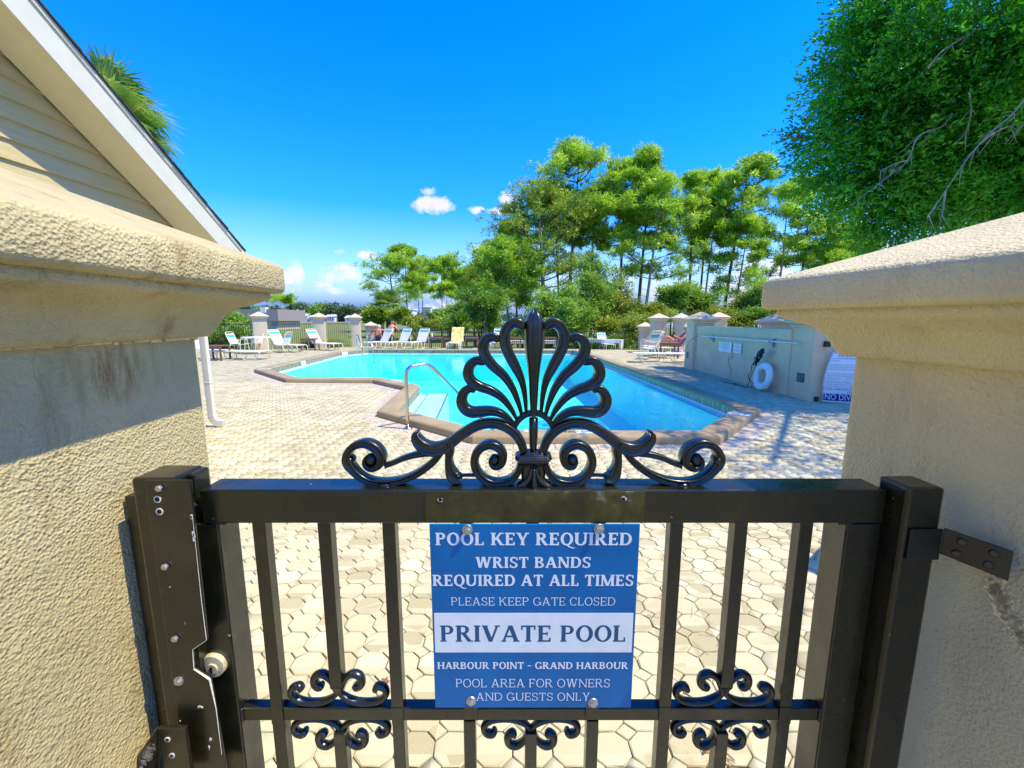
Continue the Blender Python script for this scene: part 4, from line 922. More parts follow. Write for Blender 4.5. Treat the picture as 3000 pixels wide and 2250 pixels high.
pillar(6.55, 20.75, 1.36, -6, 'short tan pillar at the right end of the far fence', SF, w=.26, ov=.09)
pillar(6.60, 19.0, 1.76, -4, 'cream capped pillar nearest the hanging vines, right of the far fence', SF)
pillar(7.45, 18.6, 1.76, -4, 'cream capped pillar in the middle, left of the shaded grey pillar', SF, w=.27)
pillar(9.0, 18.4, 1.80, -4, 'cream capped pillar peeking from behind the shaded grey pillar', SF, w=.27)
pillar(5.68, 12.72, 1.72, -1.5, 'large shaded grey pillar at the far end of the equipment wall', SG, w=.30, ov=.11)
pillar(7.1, 11.3, 1.66, -3, 'grey pillar standing behind the equipment wall', SG, w=.28, ov=.11)
pillar(5.80, 7.90, 1.68, -1.5, 'grey pillar with a dark plaque at the near end of the equipment wall', SG, w=.32, ov=.11)
pillar(3.0, 2.10, 1.50, 38, 'unseen tan pillar added outside the gate to cast a shadow on the pavers', SF, w=.26, ov=.10)  # out-of-view stand-in, added so its shadow falls behind the right bars
wall_ = empty('equipment_wall', (5.6, 10.3, 0), 0, 'long low grey stucco wall with a proud top band and a white pole', 'wall'); WO = (5.6, 10.3, 0)
MB().box(5.47, 8.2, -.1, 5.85, 12.45, 1.10).build('wall_panel', SG, wall_, org=WO)
MB().box(5.45, 8.2, 1.102, 5.87, 12.45, 1.30).build('top_band', SG, wall_, org=WO)
pick = None
def fence(a, b, z0, z1, label, gap=.115, group=None, cat='fence', posts=2.4, m=None, pr=.008, toe=.09):
    global pick
    a, b = Vector((a[0], a[1], 0)), Vector((b[0], b[1], 0)); L = (b - a).length; d = (b - a) / L; m = m or M['fence']
    t = empty('metal_fence', a, math.atan2(d.y, d.x), label, cat, group)
    MB().box(0, -.016, z1 - .03, L, .016, z1).build('rail', m, t); MB().box(0, -.014, z0 + toe, L, .014, z0 + toe + .026).build('rail', m, t)
    key = (round(z1 - z0, 3)); me = bpy.data.meshes.new('picket'); tmp = MB().box(-pr, -pr, z0 + .04, pr, pr, z1 - .031).build('picket', m); me = tmp.data; bpy.data.objects.remove(tmp)
    n = int(L / gap); 
    for i in range(n + 1):
        x = (L - n * gap) / 2 + i * gap; o = bpy.data.objects.new('picket', me); COL.objects.link(o); o.location = (x, 0, 0); adopt(o, t)
    k = max(1, int(L / posts))
    for i in range(1, k):
        MB().box(L * i / k - .025, -.025, z0 - .1, L * i / k + .025, .025, z1 + .02).build('post', m, t)
    return t
fence((-16.5, 20.25), (-12.55, 20.25), 0, 1.27, 'dark picket fence on the far left in front of leafy bushes')
fence((-11.8, 20.55), (-10.35, 21.7), 0, 1.27, 'dark picket fence panel between the two left pillars', gap=.10)
fence((-9.65, 22.0), (-8.75, 22.6), 0, 1.27, 'narrow dark picket gate panel left of the pool ladder', gap=.10)
fence((-7.65, 23.95), (6.3, 20.98), -.32, .88, 'long low dark picket fence across the far end of the deck', gap=.118)
fence((6.95, 19.0), (7.15, 18.95), 0, 1.22, 'short dark picket panel between the two cream pillars', gap=.09)
fence((7.75, 18.6), (8.7, 18.45), 0, 1.22, 'short dark picket panel behind the straw-hatted person', gap=.10)
# things on the wall
def on_wall(px, py, X=5.45): v = AX(px, py, X); return v
pa, pb = on_wall(2050, 984, 5.38), on_wall(2336, 1006, 5.38)
o = MB().tube([pa, pb], .016, 10).build('telescopic_pole', M['white'], org=pa); tag(o, 'long white skimmer pole lying on two hooks along the grey wall', 'pole')
for px, py in ((2083, 988), (2258, 1000)):
    v = on_wall(px, py, 5.38); mb = MB().tube([(5.47, v.y, v.z + .03), (5.40, v.y, v.z - .03), (5.35, v.y, v.z - .025), (5.345, v.y, v.z + .02)], .010, 6).box(5.425, v.y - .025, v.z - .12, 5.449, v.y + .025, v.z + .05)
    mb.build('pole_hook', mat('hook_blue', (.10, .30, .42), .5), wall_, org=WO)
def wallsign(px0, py0, px1, py1, m, name, label, X=5.447):
    a, b = on_wall(px0, py0, X), on_wall(px1, py1, X); o = empty(name, ((X), (a.y + b.y) / 2, min(a.z, b.z)), 0, label, 'sign')
    org = tuple(o.location); MB().box(X - .005, min(a.y, b.y), min(a.z, b.z), X, max(a.y, b.y), max(a.z, b.z)).build('board', m, o, org=org); return o, min(a.y, b.y), max(a.y, b.y), min(a.z, b.z), max(a.z, b.z), org
wmat = Matrix(((0, 0, -1), (-1, 0, 0), (0, 1, 0)))      # text facing -X: right = -Y, up = +Z, out = -X
mpk = mat('print_pink', (.75, .10, .42), .5); mgy = mat('print_grey_blue', (.25, .45, .55), .5)
s1, y0, y1, z0, z1, org = wallsign(2107, 1000, 2142, 1034, mtl, 'notice', 'white notice with small print on the grey wall')
for k in range(6):
    text(['POOL IS FOR USE OF OWNERS', 'AND GUESTS ONLY', 'SWIM AT YOUR OWN RISK', 'NO LIFEGUARD ON DUTY', 'NO GLASS IN POOL AREA', 'NO PETS'][k], .034, mgy, 'lettering', s1, Matrix.Translation(Vector((5.4405 - org[0], (y0 + y1) / 2 - org[1], z1 - .045 - k * (z1 - z0 - .06) / 6 - org[2]))) @ wmat.to_4x4())
s2, y0, y1, z0, z1, org = wallsign(2150, 1004, 2171, 1036, mtl, 'notice', 'pink and white warning notice beside the white one on the grey wall')
for k in range(3):
    h = (z1 - z0) / 3; MB().box(5.4405, y0 + .012, z1 - (k + 1) * h + .075, 5.442, y1 - .012, z1 - k * h - .012).build('pink_band', mpk, s2, org=org)
    text(['NO', 'GLASS', 'ALLOWED'][k], .045, mpk, 'lettering', s2, Matrix.Translation(Vector((5.4405 - org[0], (y0 + y1) / 2 - org[1], z1 - (k + 1) * h + .045 - org[2]))) @ wmat.to_4x4())
# dark plaque on the near pillar
v = AX(2346, 1106, 5.475); pl = empty('plaque', tuple(v), 0, 'small dark plaque with pale writing on the near grey pillar', 'plaque')
MB().box(-.015, -.10, -.085, 0, .10, .085).build('plate', mat('plaque_dark', (.03, .05, .055), .4), pl, bevel=.003)
for k, s_ in enumerate(('IN LOVING MEMORY', 'OF A GOOD FRIEND', 'OF THE POOL', 'REST IN PEACE')): text(s_, .024, mgy, 'lettering', pl, Matrix.Translation(Vector((-.016, 0, .05 - k * .033))) @ wmat.to_4x4())
v = AX(2014, 1040, 5.375); o = MB().box(v.x - .03, v.y - .06, v.z - .085, v.x, v.y + .06, v.z + .085).build('outlet_box', mat('box_grey', (.20, .22, .20), .5), org=tuple(v), bevel=.004); tag(o, 'grey weatherproof outlet box on the shaded grey pillar', 'outlet box')
v = AY(2418, 1008, 7.57); o = MB().box(v.x - .03, 7.50, v.z - .05, v.x + .05, 7.575, v.z + .05).build('floodlight', M['black'], org=tuple(v), bevel=.004); tag(o, 'small black light fixture high on the near grey pillar', 'light')
# thin cable hanging on the wall
mb = MB(); L_ = [(2146, 1036), (2146, 1046), (2136, 1048), (2134, 1060), (2138, 1078), (2143, 1082), (2140, 1090), (2137, 1106)]
mb.tube(smoothpath([on_wall(a, b, 5.455) for a, b in L_], 5), .004, 5); o = mb.build('wall_cable', M['fence'], org=tuple(on_wall(2140, 1060))); tag(o, 'thin looped cable hanging below the notices on the grey wall', 'cable')
mb = MB(); mb.tube(smoothpath([AX(2050, 984, 5.40), AX(2035, 988, 5.36), AX(2020, 1000, 5.34), AX(2012, 1020, 5.34), AX(2010, 1036, 5.35)], 5), .005, 5); o = mb.build('hanging_cord', M['fence'], org=tuple(AX(2035, 988, 5.36))); tag(o, 'thin grey cord drooping from the pole to the outlet box', 'cord')
# lifebuoy leaning on the wall with its rope
lb0 = on_wall(2243, 1101, 5.36); 
ring_ = empty('lifebuoy', (5.30, lb0.y, 0), 0, 'white ring lifebuoy leaning against the grey wall with black rope', 'lifebuoy'); ML = MB(); RR, rr_ = .225, .078; rings = []
tilt = R(8)
for i in range(40):
    a = 2 * math.pi * i / 40; c = Vector((0, math.cos(a), math.sin(a))); rings.append([(rr_ * .8 * math.cos(b), (RR + rr_ * math.sin(b)) * c.y, (RR + rr_ * math.sin(b)) * c.z) for b in [2 * math.pi * k / 12 for k in range(12)]])
rings.append(rings[0]); ML.rings(rings, cap0=False, cap1=False)
ML.v = [(x + z * math.sin(tilt) + .0, y, z * math.cos(tilt) + .305) for x, y, z in ML.v]; ML.build('ring', M['vinyl'], ring_, smooth=True)
for k in range(4):
    a = R(45 + 90 * k); c = Vector((0, math.cos(a), math.sin(a))) * RR; MB2 = MB(); pts = []
    for i in range(13):
        b = 2 * math.pi * i / 12; rad = RR + (rr_ + .004) * math.sin(b); pts.append(((rr_ * .8 + .004) * math.cos(b) + rad * math.sin(a) * math.sin(tilt), rad * math.cos(a), rad * math.sin(a) * math.cos(tilt) + .305))
    MB2.tube(pts, .008, 5).build('band', M['white'], ring_)
mrope = mat('black_rope', (.012, .013, .02), .8)
rope = empty('throw_rope', (5.30, lb0.y + .12, 0), 0, 'tangled black throw rope bundled over the lifebuoy and trailing on the pavers', 'rope'); mb = MB(); rr2 = random.Random(3)
top = on_wall(2253, 1022, 5.36)
for k in range(15):
    pts = []; hh = top.z; zlo = .62 - rr2.random() * .12
    for i in range(9):
        t_ = i / 8; z = hh - (hh - zlo) * t_; s_ = .035 + .06 * math.sin(math.pi * min(1, t_ * 1.0)); pts.append((-.01 - rr2.random() * .06, (top.y - lb0.y - .12) * (1 - t_) + .05 + rr2.gauss(0, s_ * .6) + .08 * t_, z))
    mb.tube(smoothpath(pts, 4), .0075, 5)
mb.build('rope_bundle', mrope, rope)
mb = MB(); pts = [(-.06, .10, .62), (-.10, .14, .5), (-.13, .10, .38), (-.12, .20, .28), (-.13, .12, .16), (-.12, .2, .06), (-.10, .26, .012), (-.14, .36, .012), (-.08, .44, .012), (-.16, .52, .012), (-.10, .60, .012), (-.17, .70, .012), (-.09, .74, .012), (-.2, .9, .012), (-.25, 1.1, .012)]
mb.tube(smoothpath(pts, 5), .0075, 5); pts = [(-.06, .02, .6), (-.11, .0, .5), (-.12, .06, .35), (-.11, .16, .22), (-.11, .05, .12), (-.1, .12, .02)]; mb.tube(smoothpath(pts, 5), .0065, 5)
mb.build('rope_tail', mrope, rope)
# ---------------------------------------------------------------- leaning pool rules board, bowed
rb = empty('pool_rules_board', (5.6, 6.95, 0), 0, 'bowed white POOL RULES board with a NO DIVING band leaning by the near pillar', 'sign')
A_ = G(2408, 1178); TL = AY(2437, 1036, A_.y + .02); B_ = G(2500, 1205)
W_ = .66; rgt = Vector((.92, -.40, 0)).normalized(); nrm_ = Vector((-.40, -.92, 0)).normalized(); H_ = TL.z + .02
rb.location = A_; rb['note'] = ''; del rb['note']
def board_pt(u, v):       # u 0..1 across, v 0..1 up ; bow towards the viewer in the middle height
    bow = .11 * math.sin(math.pi * v); sh = .075 * v
    return rgt * (u * W_ + sh - .06 * math.sin(math.pi * v) * 1.0) + nrm_ * (bow) * .4 + Vector((0, 0, .015 + v * H_))
def board_patch(u0, u1, v0, v1, m, name, off=0, n=10):
    mb = MB()
    for i in range(n):
        a, b = v0 + (v1 - v0) * i / n, v0 + (v1 - v0) * (i + 1) / n; o_ = nrm_ * off
        P = [board_pt(u0, a) + o_, board_pt(u1, a) + o_, board_pt(u1, b) + o_, board_pt(u0, b) + o_]; mb.add(P, [(0, 1, 2, 3)])
    return mb
mb = board_patch(0, 1, 0, 1, None, None, 0, 16); mb2 = board_patch(0, 1, 0, 1, None, None, -.004, 16); mb.add(mb2.v, mb2.f); mb.build('board', mtl, rb, smooth=True)
mnv = mat('print_navy', (.01, .015, .30), .5); mbl = mat('print_blue', (.03, .16, .42), .5)
board_patch(.03, .97, .025, .17, None, None, .002, 6).build('navy_band', mnv, rb)
for (u0, u1, v0, v1) in ((.012, .022, .012, .985), (.978, .988, .012, .985)): board_patch(u0, u1, v0, v1, None, None, .002, 16).build('border_line', mbl, rb)
board_patch(.012, .988, .975, .985, None, None, .002, 1).build('border_line', mbl, rb)
def board_text(body, u, v, size, m, sx=1.0, align='LEFT'):
    o = text(body, size, m, 'lettering', None, None, align=align, sx=sx); me = o.data
    for vt in me.vertices:
        uu = u + vt.co.x / W_; vv = v + vt.co.y / H_; q_ = board_pt(uu, vv) + nrm_ * .004; vt.co = q_
    me.update(); adopt(o, rb)
board_text('NO DIVING', .05, .098, .155, mtl, sx=.72)
board_text('POOL RULES', .50, .935, .080, mbl, align='CENTER'); board_text('POOL MAXIMUM DEPTH', .50, .265, .060, mbl, align='CENTER'); board_text('______ FEET', .50, .205, .058, mbl, align='CENTER')
for k, s_ in enumerate(['NO FOOD OR BEVERAGES IN THE POOL OR', 'ON DECK', '', 'COMMERCIALLY BOTTLED WATER IN PLASTIC', 'BOTTLES IS ALLOWED ON THE POOL DECK', 'FOR POOL PATRON HYDRATION', '', 'NO GLASS OR ANIMALS IN FENCED POOL AREA', 'OR 50 FT FROM UNFENCED POOL', 'BATHING LOAD: ____ PERSONS', 'POOL HOURS: ____ AM TO ____ PM', 'SHOWER BEFORE ENTERING', 'DO NOT SWALLOW THE POOL WATER', 'DO NOT USE POOL IF YOU ARE ILL WITH DIARRHEA']):
    if s_: board_text(s_, .05, .875 - k * .043, .029, mbl)
o = MB().box(-.03, -.02, 0, .03, .10, .09).build('door_wedge', M['black'], org=None, bevel=.01); o.location = (A_.x - .06, A_.y + .06, 0); tag(o, 'small dark block at the foot of the pool rules board', 'block')
# ================================================================ POOL RAILS
v = G(1195, 1256); nn2 = Vector((en.x, en.y, 0)).normalized()
hr = empty('pool_handrail', v, 0, 'bent stainless handrail over the pool steps in front of the gate', 'handrail')
N_ = nn2
N_ = (nn2 * .75 + Vector((1, 0, 0)) * .25).normalized()
pts = [(0, 0, 0), (0, 0, .4), (0, 0, .74)] + [tuple(N_ * (.13 - .13 * math.cos(a)) + Vector((0, 0, .74 + .13 * math.sin(a)))) for a in [R(q_) for q_ in (20, 40, 60, 78)]]
p_ = Vector(pts[-1]); pts += [tuple(p_ + N_ * .14 + Vector((0, 0, .012))), tuple(p_ + N_ * .22 + Vector((0, 0, .005))), tuple(p_ + N_ * .30 + Vector((0, 0, -.045))), tuple(p_ + N_ * 1.35 + Vector((0, 0, -1.15)))]
MB().tube(pts, .0245, 12).build('rail', M['steel'], hr, smooth=True); MB().rings([[(r_ * math.cos(a), r_ * math.sin(a), z) for a in [2 * math.pi * k / 20 for k in range(20)]] for r_, z in ((.066, .0), (.064, .012), (.045, .026), (.026, .034))]).build('escutcheon', M['steel'], hr, smooth=True)
def ladder_rail(px, py, label):
    v = G(px, py, .10); t = empty('ladder_rail', (v.x, v.y, .10), 0, label, 'pool rail', 'pool ladder rails'); D = Vector((.42, -.9, 0)).normalized()
    D = Vector((.62, -.78, 0)).normalized()
    pts = [(0, 0, 0), (0, 0, .45)] + [tuple(D * (.16 - .16 * math.cos(R(q_))) + Vector((0, 0, .55 + .16 * math.sin(R(q_))))) for q_ in (0, 30, 60, 90, 115)]
    p_ = Vector(pts[-1]); pts += [tuple(p_ + D * .42 + Vector((0, 0, -.45))), tuple(p_ + D * .47 + Vector((0, 0, -.55))), tuple(p_ + D * .47 + Vector((0, 0, -1.2)))]
    MB().tube(pts, .024, 10).build('rail', M['steel'], t, smooth=True)
ladder_rail(1046, 1029, 'left polished loop of the pool ladder'); ladder_rail(1077, 1028, 'right polished loop of the pool ladder')
# ================================================================ FURNITURE
def strap_panel(mb_w, mb_t, p0, p1, W, n, teal=(), gap=.35, lift=.0):
    p0, p1 = Vector(p0), Vector(p1); d = (p1 - p0); up = Vector((0, 1, 0)).cross(d).normalized()
    for i in range(n):
        a = p0 + d * ((i + gap / 2) / n); b = p0 + d * ((i + 1 - gap / 2) / n)
        (mb_t if i in teal else mb_w).obox((a + b) / 2 + up * lift, (b - a) / 2, (0, W / 2, 0), up * .004)
def make_lounger(back=58, seatz=.34, yellow=False):
    t = empty('sun_lounger'); W = .60; L = 1.28; bl = .78; br = R(back)
    # seat along +x from hinge (0) to foot (L); back rises towards -x
    bx, bz = -bl * math.cos(br), seatz + bl * math.sin(br)
    mb = MB(); pts = []
    for s in (-1, 1): mb.tube([(-.05, s * W / 2, seatz), (L - .12, s * W / 2, seatz), (L - .03, s * W / 2, seatz - .03), (L, s * W / 2, seatz - .1), (L + .02, s * W / 2, .02)], .016, 7)
    mb.tube([(L - .06, -W / 2, seatz - .015), (L - .06, W / 2, seatz - .015)], .014, 6)
    mb.build('frame', M['vinyl_dim'], t, smooth=True)
    mb = MB(); r_ = .07; d = Vector((bx, 0, bz - seatz)).normalized(); A = Vector((0, -W / 2, seatz)); T_ = Vector((bx, 0, bz))
    mb.tube([A, Vector((bx, -W / 2, bz)) - d * r_, Vector((bx, -W / 2 + r_ * .3, bz)) - d * r_ * .3, Vector((bx, -W / 2 + r_, bz)), Vector((bx, W / 2 - r_, bz)), Vector((bx, W / 2 - r_ * .3, bz)) - d * r_ * .3, Vector((bx, W / 2, bz)) - d * r_, (0, W / 2, seatz)], .017, 7); mb.build('back_frame', M['vinyl_dim'], t, smooth=True)
    w, te = MB(), MB(); strap_panel(w, te, (.0, 0, seatz + .01), (L - .1, 0, seatz + .01), W, 20, gap=.22); w.build('seat_straps', M['vinyl'], t)
    w, te = MB(), MB(); e = Vector((bx, 0, bz)) - d * .05; strap_panel(w, te, Vector((0, 0, seatz)) + d * .04, e, W, 12, teal=(9, 10), gap=.22); w.build('back_straps', M['vinyl'], t); te.build('teal_straps', M['teal'], t)
    for s in (-1, 1):
        for x in (.12, .72):
            MB().tube([(x, s * W / 2, seatz - .01), (x + .03, s * W / 2 * .96, .10), (x + .10, s * W / 2 * .96, .015), (x + .26, s * W / 2 * .96, .015), (x + .34, s * W / 2, seatz - .01)], .014, 6).build('leg', M['vinyl_dim'], t, smooth=True)
    MB().tube([(-.32, -W / 2 * .9, seatz * .9 + .28), (-.25, -W / 2 * .9, .02)], .012, 6).tube([(-.32, W / 2 * .9, seatz * .9 + .28), (-.25, W / 2 * .9, .02)], .012, 6).build('back_brace', M['vinyl_dim'], t, smooth=True)
    return t
lg0 = make_lounger(60); USED = {}
def put(proto, key, x, y, rz, label, group=None, cat=None, z=0, sc=1.0):
    o = proto if key not in USED else copy_tree(proto); USED[key] = 1
    o.location = (x, y, z); o.rotation_euler = (0, 0, R(rz)); o.scale = (sc, sc, sc); o['label'] = label; o['category'] = cat
    if group: o['group'] = group
    return o
GL = 'white strap loungers around the pool'
def gx(px, py=1021): v = G(px, py); return v.x, v.y
x, y = gx(1122, 1020); put(lg0, 'lg', x, y + .25, -125, 'strap lounger nearest the pool ladder, leftmost of the three facing the pool', GL, 'lounger')
x, y = gx(1178, 1020); put(lg0, 'lg', x, y + .25, -120, 'middle one of the three loungers in front of the man at the fence', GL, 'lounger')
x, y = gx(1232, 1020); put(lg0, 'lg', x, y + .25, -112, 'upright lounger just left of the low wooden table with the bottle', GL, 'lounger')
x, y = gx(838, 1031); put(lg0, 'lg', x - .3, y + .1, -18, 'white lounger between the dining table and the slatted side table', GL, 'lounger')
x, y = gx(938, 1026); put(lg0, 'lg', x - .2, y + .2, -20, 'white lounger against the second left pillar, right of the slatted side table', GL, 'lounger')
x, y = gx(628, 1052); put(lg0, 'lg', x - .55, y + .1, -12, 'lounger half hidden behind the left gate pier', GL, 'lounger')
x, y = gx(1462, 1020); put(lg0, 'lg', x, y + .3, -95, 'lounger with pale teal straps behind the crest petals', GL, 'lounger')
x, y = gx(1770, 1022); put(lg0, 'lg', x, y + .35, -80, 'lounger seen from behind in front of the white bench on the right', GL, 'lounger', sc=.8)
# yellow towel on a lounger
x, y = gx(1338, 1021); ty = put(lg0, 'lg', x, y + .25, -93, 'lounger covered by a yellow towel', GL, 'lounger')
mty = bpy.data.materials.new('yellow_towel_print'); t = NT(mty); t.l.new(t.ramp(t.noise(t.pos(), 9, 3), [(.35, (.90, .42, .08)), (.5, (.92, .66, .14)), (.62, (.90, .84, .55))]), t.b.inputs['Base Color']); t.b.inputs['Roughness'].default_value = .9
tw = MB(); d = Vector((-.78 * math.cos(R(60)), 0, .78 * math.sin(R(60)))); P = []
for i in range(13):
    s = i / 12
    if s < .45: c = Vector((.45 - s, 0, .37)) 
    else: c = Vector((0, 0, .37)) + d * (s - .45) / .55 * 1.06 + Vector((.03, 0, 0))
    P.append(c)
rows = [[(c.x + .012 * math.sin(k * 2.1 + i), -.32 + .64 * k / 8, c.z + .01 * math.sin(i * 1.7 + k)) for k in range(9)] for i, c in enumerate(P)]
vs = [v for r_ in rows for v in r_] + [(v[0] - .012, v[1], v[2] - .010) for r_ in rows for v in r_]; fs = []; o9 = 9 * 13
for i in range(12):
    for k in range(8): a = i * 9 + k; fs += [(a, a + 1, a + 10, a + 9), (o9 + a, o9 + a + 9, o9 + a + 10, o9 + a + 1)]
tw.add(vs, fs); o = tw.build('towel', mty, smooth=True, org=(0, 0, 0)); o.location = ty.location; o.rotation_euler = ty.rotation_euler; tag(o, 'yellow and orange patterned towel draped over a lounger back', 'towel')
# flat lounger with runner legs in front of the dining table
def make_flat(L=2.0, arms=False):
    t = empty('sun_lounger'); W = .62; z = .32; mb = MB()
    for s in (-1, 1): mb.tube([(-L / 2, s * W / 2, z), (L / 2 - .06, s * W / 2, z), (L / 2, s * W / 2, z - .05), (L / 2 - .03, s * W / 2, z - .12)], .016, 7)
    for x_ in (-L / 2, L / 2 - .05): mb.tube([(x_, -W / 2, z), (x_, W / 2, z)], .015, 6)
    mb.build('frame', M['vinyl_dim'], t, smooth=True)
    w = MB(); strap_panel(w, MB(), (-L / 2, 0, z + .008), (L / 2 - .05, 0, z + .008), W, 24, gap=.22); w.build('seat_straps', M['vinyl'], t)
    for s in (-1, 1):
        for a, b in ((-L * .42, -L * .02), (L * .10, L * .46)):
            MB().tube(smoothpath([(a, s * W / 2, z - .01), (a + .12, s * W / 2, .05), (a + .22, s * W / 2, .016), ((a + b) / 2 + .1, s * W / 2, .016), (b - .06, s * W / 2, .05), (b, s * W / 2, z - .01)], 3), .014, 6).build('leg', M['vinyl_dim'], t, smooth=True)
    return t
fl0 = make_flat(); x, y = gx(705, 1054); put(fl0, 'fl', x, y + .1, -8, 'empty flat lounger with curved runner legs, in front of the dining table', GL, 'lounger')
# arm chairs
def make_chair():
    t = empty('patio_chair'); W = .56
    for s in (-1, 1):
        MB().tube(smoothpath([(.30, s * W / 2, .0), (.26, s * W / 2, .40), (.20, s * W / 2, .62), (.05, s * W / 2, .64), (-.22, s * W / 2, .60)], 4), .014, 6).build('arm_frame', M['vinyl_dim'], t, smooth=True)
        MB().tube([(-.20, s * W / 2 * .95, .42), (-.36, s * W / 2 * .95, .0)], .014, 6).build('leg', M['vinyl_dim'], t, smooth=True)
    mb = MB(); mb.tube([(.26, -.25, .41), (-.20, -.25, .37), (-.42, -.25, .93), (-.45, -.18, .98), (-.45, .18, .98), (-.42, .25, .93), (-.20, .25, .37), (.26, .25, .41)], .015, 7); mb.build('seat_frame', M['vinyl_dim'], t, smooth=True)
    w, te = MB(), MB(); strap_panel(w, te, (-.18, 0, .375), (.25, 0, .41), .50, 7, gap=.2); w.build('seat_straps', M['vinyl'], t)
    w, te = MB(), MB(); strap_panel(w, te, (-.21, 0, .42), (-.41, 0, .91), .50, 8, teal=(5, 6), gap=.2); w.build('back_straps', M['vinyl'], t); te.build('teal_straps', M['teal'], t); return t
ch0 = make_chair(); GC_ = 'white strap dining chairs'
for px, py, rz, lab in ((702, 1034, -5, 'arm chair at the left end of the round white table, side on'), (746, 1029, -95, 'arm chair behind the round white table, facing the camera'), (828, 1034, 172, 'arm chair at the right end of the round white table, facing left')):
    x, y = gx(px, py); put(ch0, 'ch', x, y, rz, lab, GC_, 'chair', sc=.95)
def make_table():
    t = empty('patio_table'); MB().rings([[(r_ * math.cos(a), r_ * .72 * math.sin(a), z) for a in [2 * math.pi * k / 28 for k in range(28)]] for r_, z in ((.70, .70), (.74, .705), (.74, .725), (.72, .735))]).build('table_top', M['vinyl'], t, smooth=True, auto=R(50))
    for sx_, sy_ in ((-1, -1), (1, -1), (1, 1), (-1, 1)): MB().tube(smoothpath([(sx_ * .50, sy_ * .32, .70), (sx_ * .58, sy_ * .38, .62), (sx_ * .60, sy_ * .40, .3), (sx_ * .62, sy_ * .41, 0)], 3), .018, 7).build('leg', M['vinyl_dim'], t, smooth=True)
    return t
x, y = gx(763, 1036); put(make_table(), 'tb', x, y, 0, 'oval white dining table with four legs near the left pillar', None, 'table')
def make_side():
    t = empty('side_table'); 
    for k in range(6): MB().box(-.27 + k * .091, -.25, .44, -.27 + k * .091 + .08, .25, .46).build('slat', M['brown'], t)
    MB().box(-.27, -.25, .38, .27, -.22, .438).build('apron', M['brown'], t); MB().box(-.27, .22, .38, .27, .25, .438).build('apron', M['brown'], t)
    for sx_, sy_ in ((-1, -1), (1, -1), (1, 1), (-1, 1)): MB().box(sx_ * .25 - .022, sy_ * .23 - .022, 0, sx_ * .25 + .022, sy_ * .23 + .022, .378).build('leg', M['brown'], t)
    return t
sd0 = make_side(); GS = 'brown slatted side tables'
for px, py, rz, lab, sc in ((905, 1026, 6, 'brown slatted side table between the two left loungers', 1.25), (626, 1057, 4, 'brown slatted side table half hidden behind the left gate pier', 1.2), (1277, 1021, 2, 'brown side table with a small bottle on it, left of the yellow towel', 1.25),
                        (1316, 1019, 5, 'brown side table behind the lounger with the yellow towel', 1.1), (1382, 1021, 0, 'brown side table just right of the yellow towel lounger', 1.25), (1508, 1021, 0, 'brown side table seen through the upper left crest petal', 1.25), (1612, 1021, -6, 'brown side table seen through the upper right crest petal', 1.25), (1960, 1050, -8, 'brown side table beside the person in the straw hat', 1.3)):
    x, y = gx(px, py); put(sd0, 'sd', x, y + .2, rz, lab, GS, 'side table', sc=sc)
x, y = gx(1265, 1021); bt = MB().rings([[(r_ * math.cos(a), r_ * math.sin(a), z) for a in [2 * math.pi * k / 10 for k in range(10)]] for r_, z in ((.04, 0), (.045, .02), (.045, .14), (.02, .19), (.018, .23))]).build('water_bottle', mat('clear_plastic', (.75, .82, .85), .15), smooth=True, org=(0, 0, 0)); bt.location = (x, y + .15, .577); tag(bt, 'pale water bottle standing on a brown side table', 'bottle')
# white low benches along the fence
def bench(a, b, label, h=.42):
    a, b = Vector((a[0], a[1], 0)), Vector((b[0], b[1], 0)); L = (b - a).length; d = (b - a) / L; t = empty('low_bench', a, math.atan2(d.y, d.x), label, 'bench')
    for k in range(3): MB().box(0, -.24 + k * .165, h - .05, L, -.24 + k * .165 + .15, h).build('seat_board', M['white'], t)
    MB().box(.02, -.235, h - .17, L - .02, -.215, h - .052).build('apron', M['white'], t)
    n_ = max(2, int(L / 1.6) + 1)
    for i in range(n_):
        x_ = .06 + (L - .12) * i / (n_ - 1); MB().box(x_ - .05, -.21, 0, x_ + .05, .21, h - .052).build('leg', M['white'], t)
a, b = G(1712, 1021), G(1826, 1024); bench((a.x, a.y + .5), (b.x, b.y + .2), 'long white bench in front of the far fence, right of the crest', .48)
a, b = G(1412, 1019), G(1630, 1019); bench((a.x, a.y + .6), (b.x, b.y + .6), 'long white bench seen through the crest petals', .36)
# right group: empty lounger with tall bowed arms
rl = make_flat(2.1); x, y = gx(1945, 1062); rl.location = (x, y, 0); rl.rotation_euler = (0, 0, R(-8)); tag(rl, 'empty white lounger beside the shaded grey pillar, striped shadow beneath', 'lounger', GL)
x, y = gx(1902, 1052)
for k, (dx_, dy_, lab) in enumerate(((0, .0, 'white tubular arm chair nearest the far pillar, its arms bowed high'), (.45, 1.3, 'white arm chair with pale teal straps in front of the cream pillars'))):
    put(ch0, 'ch', x + dx_, y + dy_, 150 - 45 * k, lab, GC_, 'chair', sc=1.05)
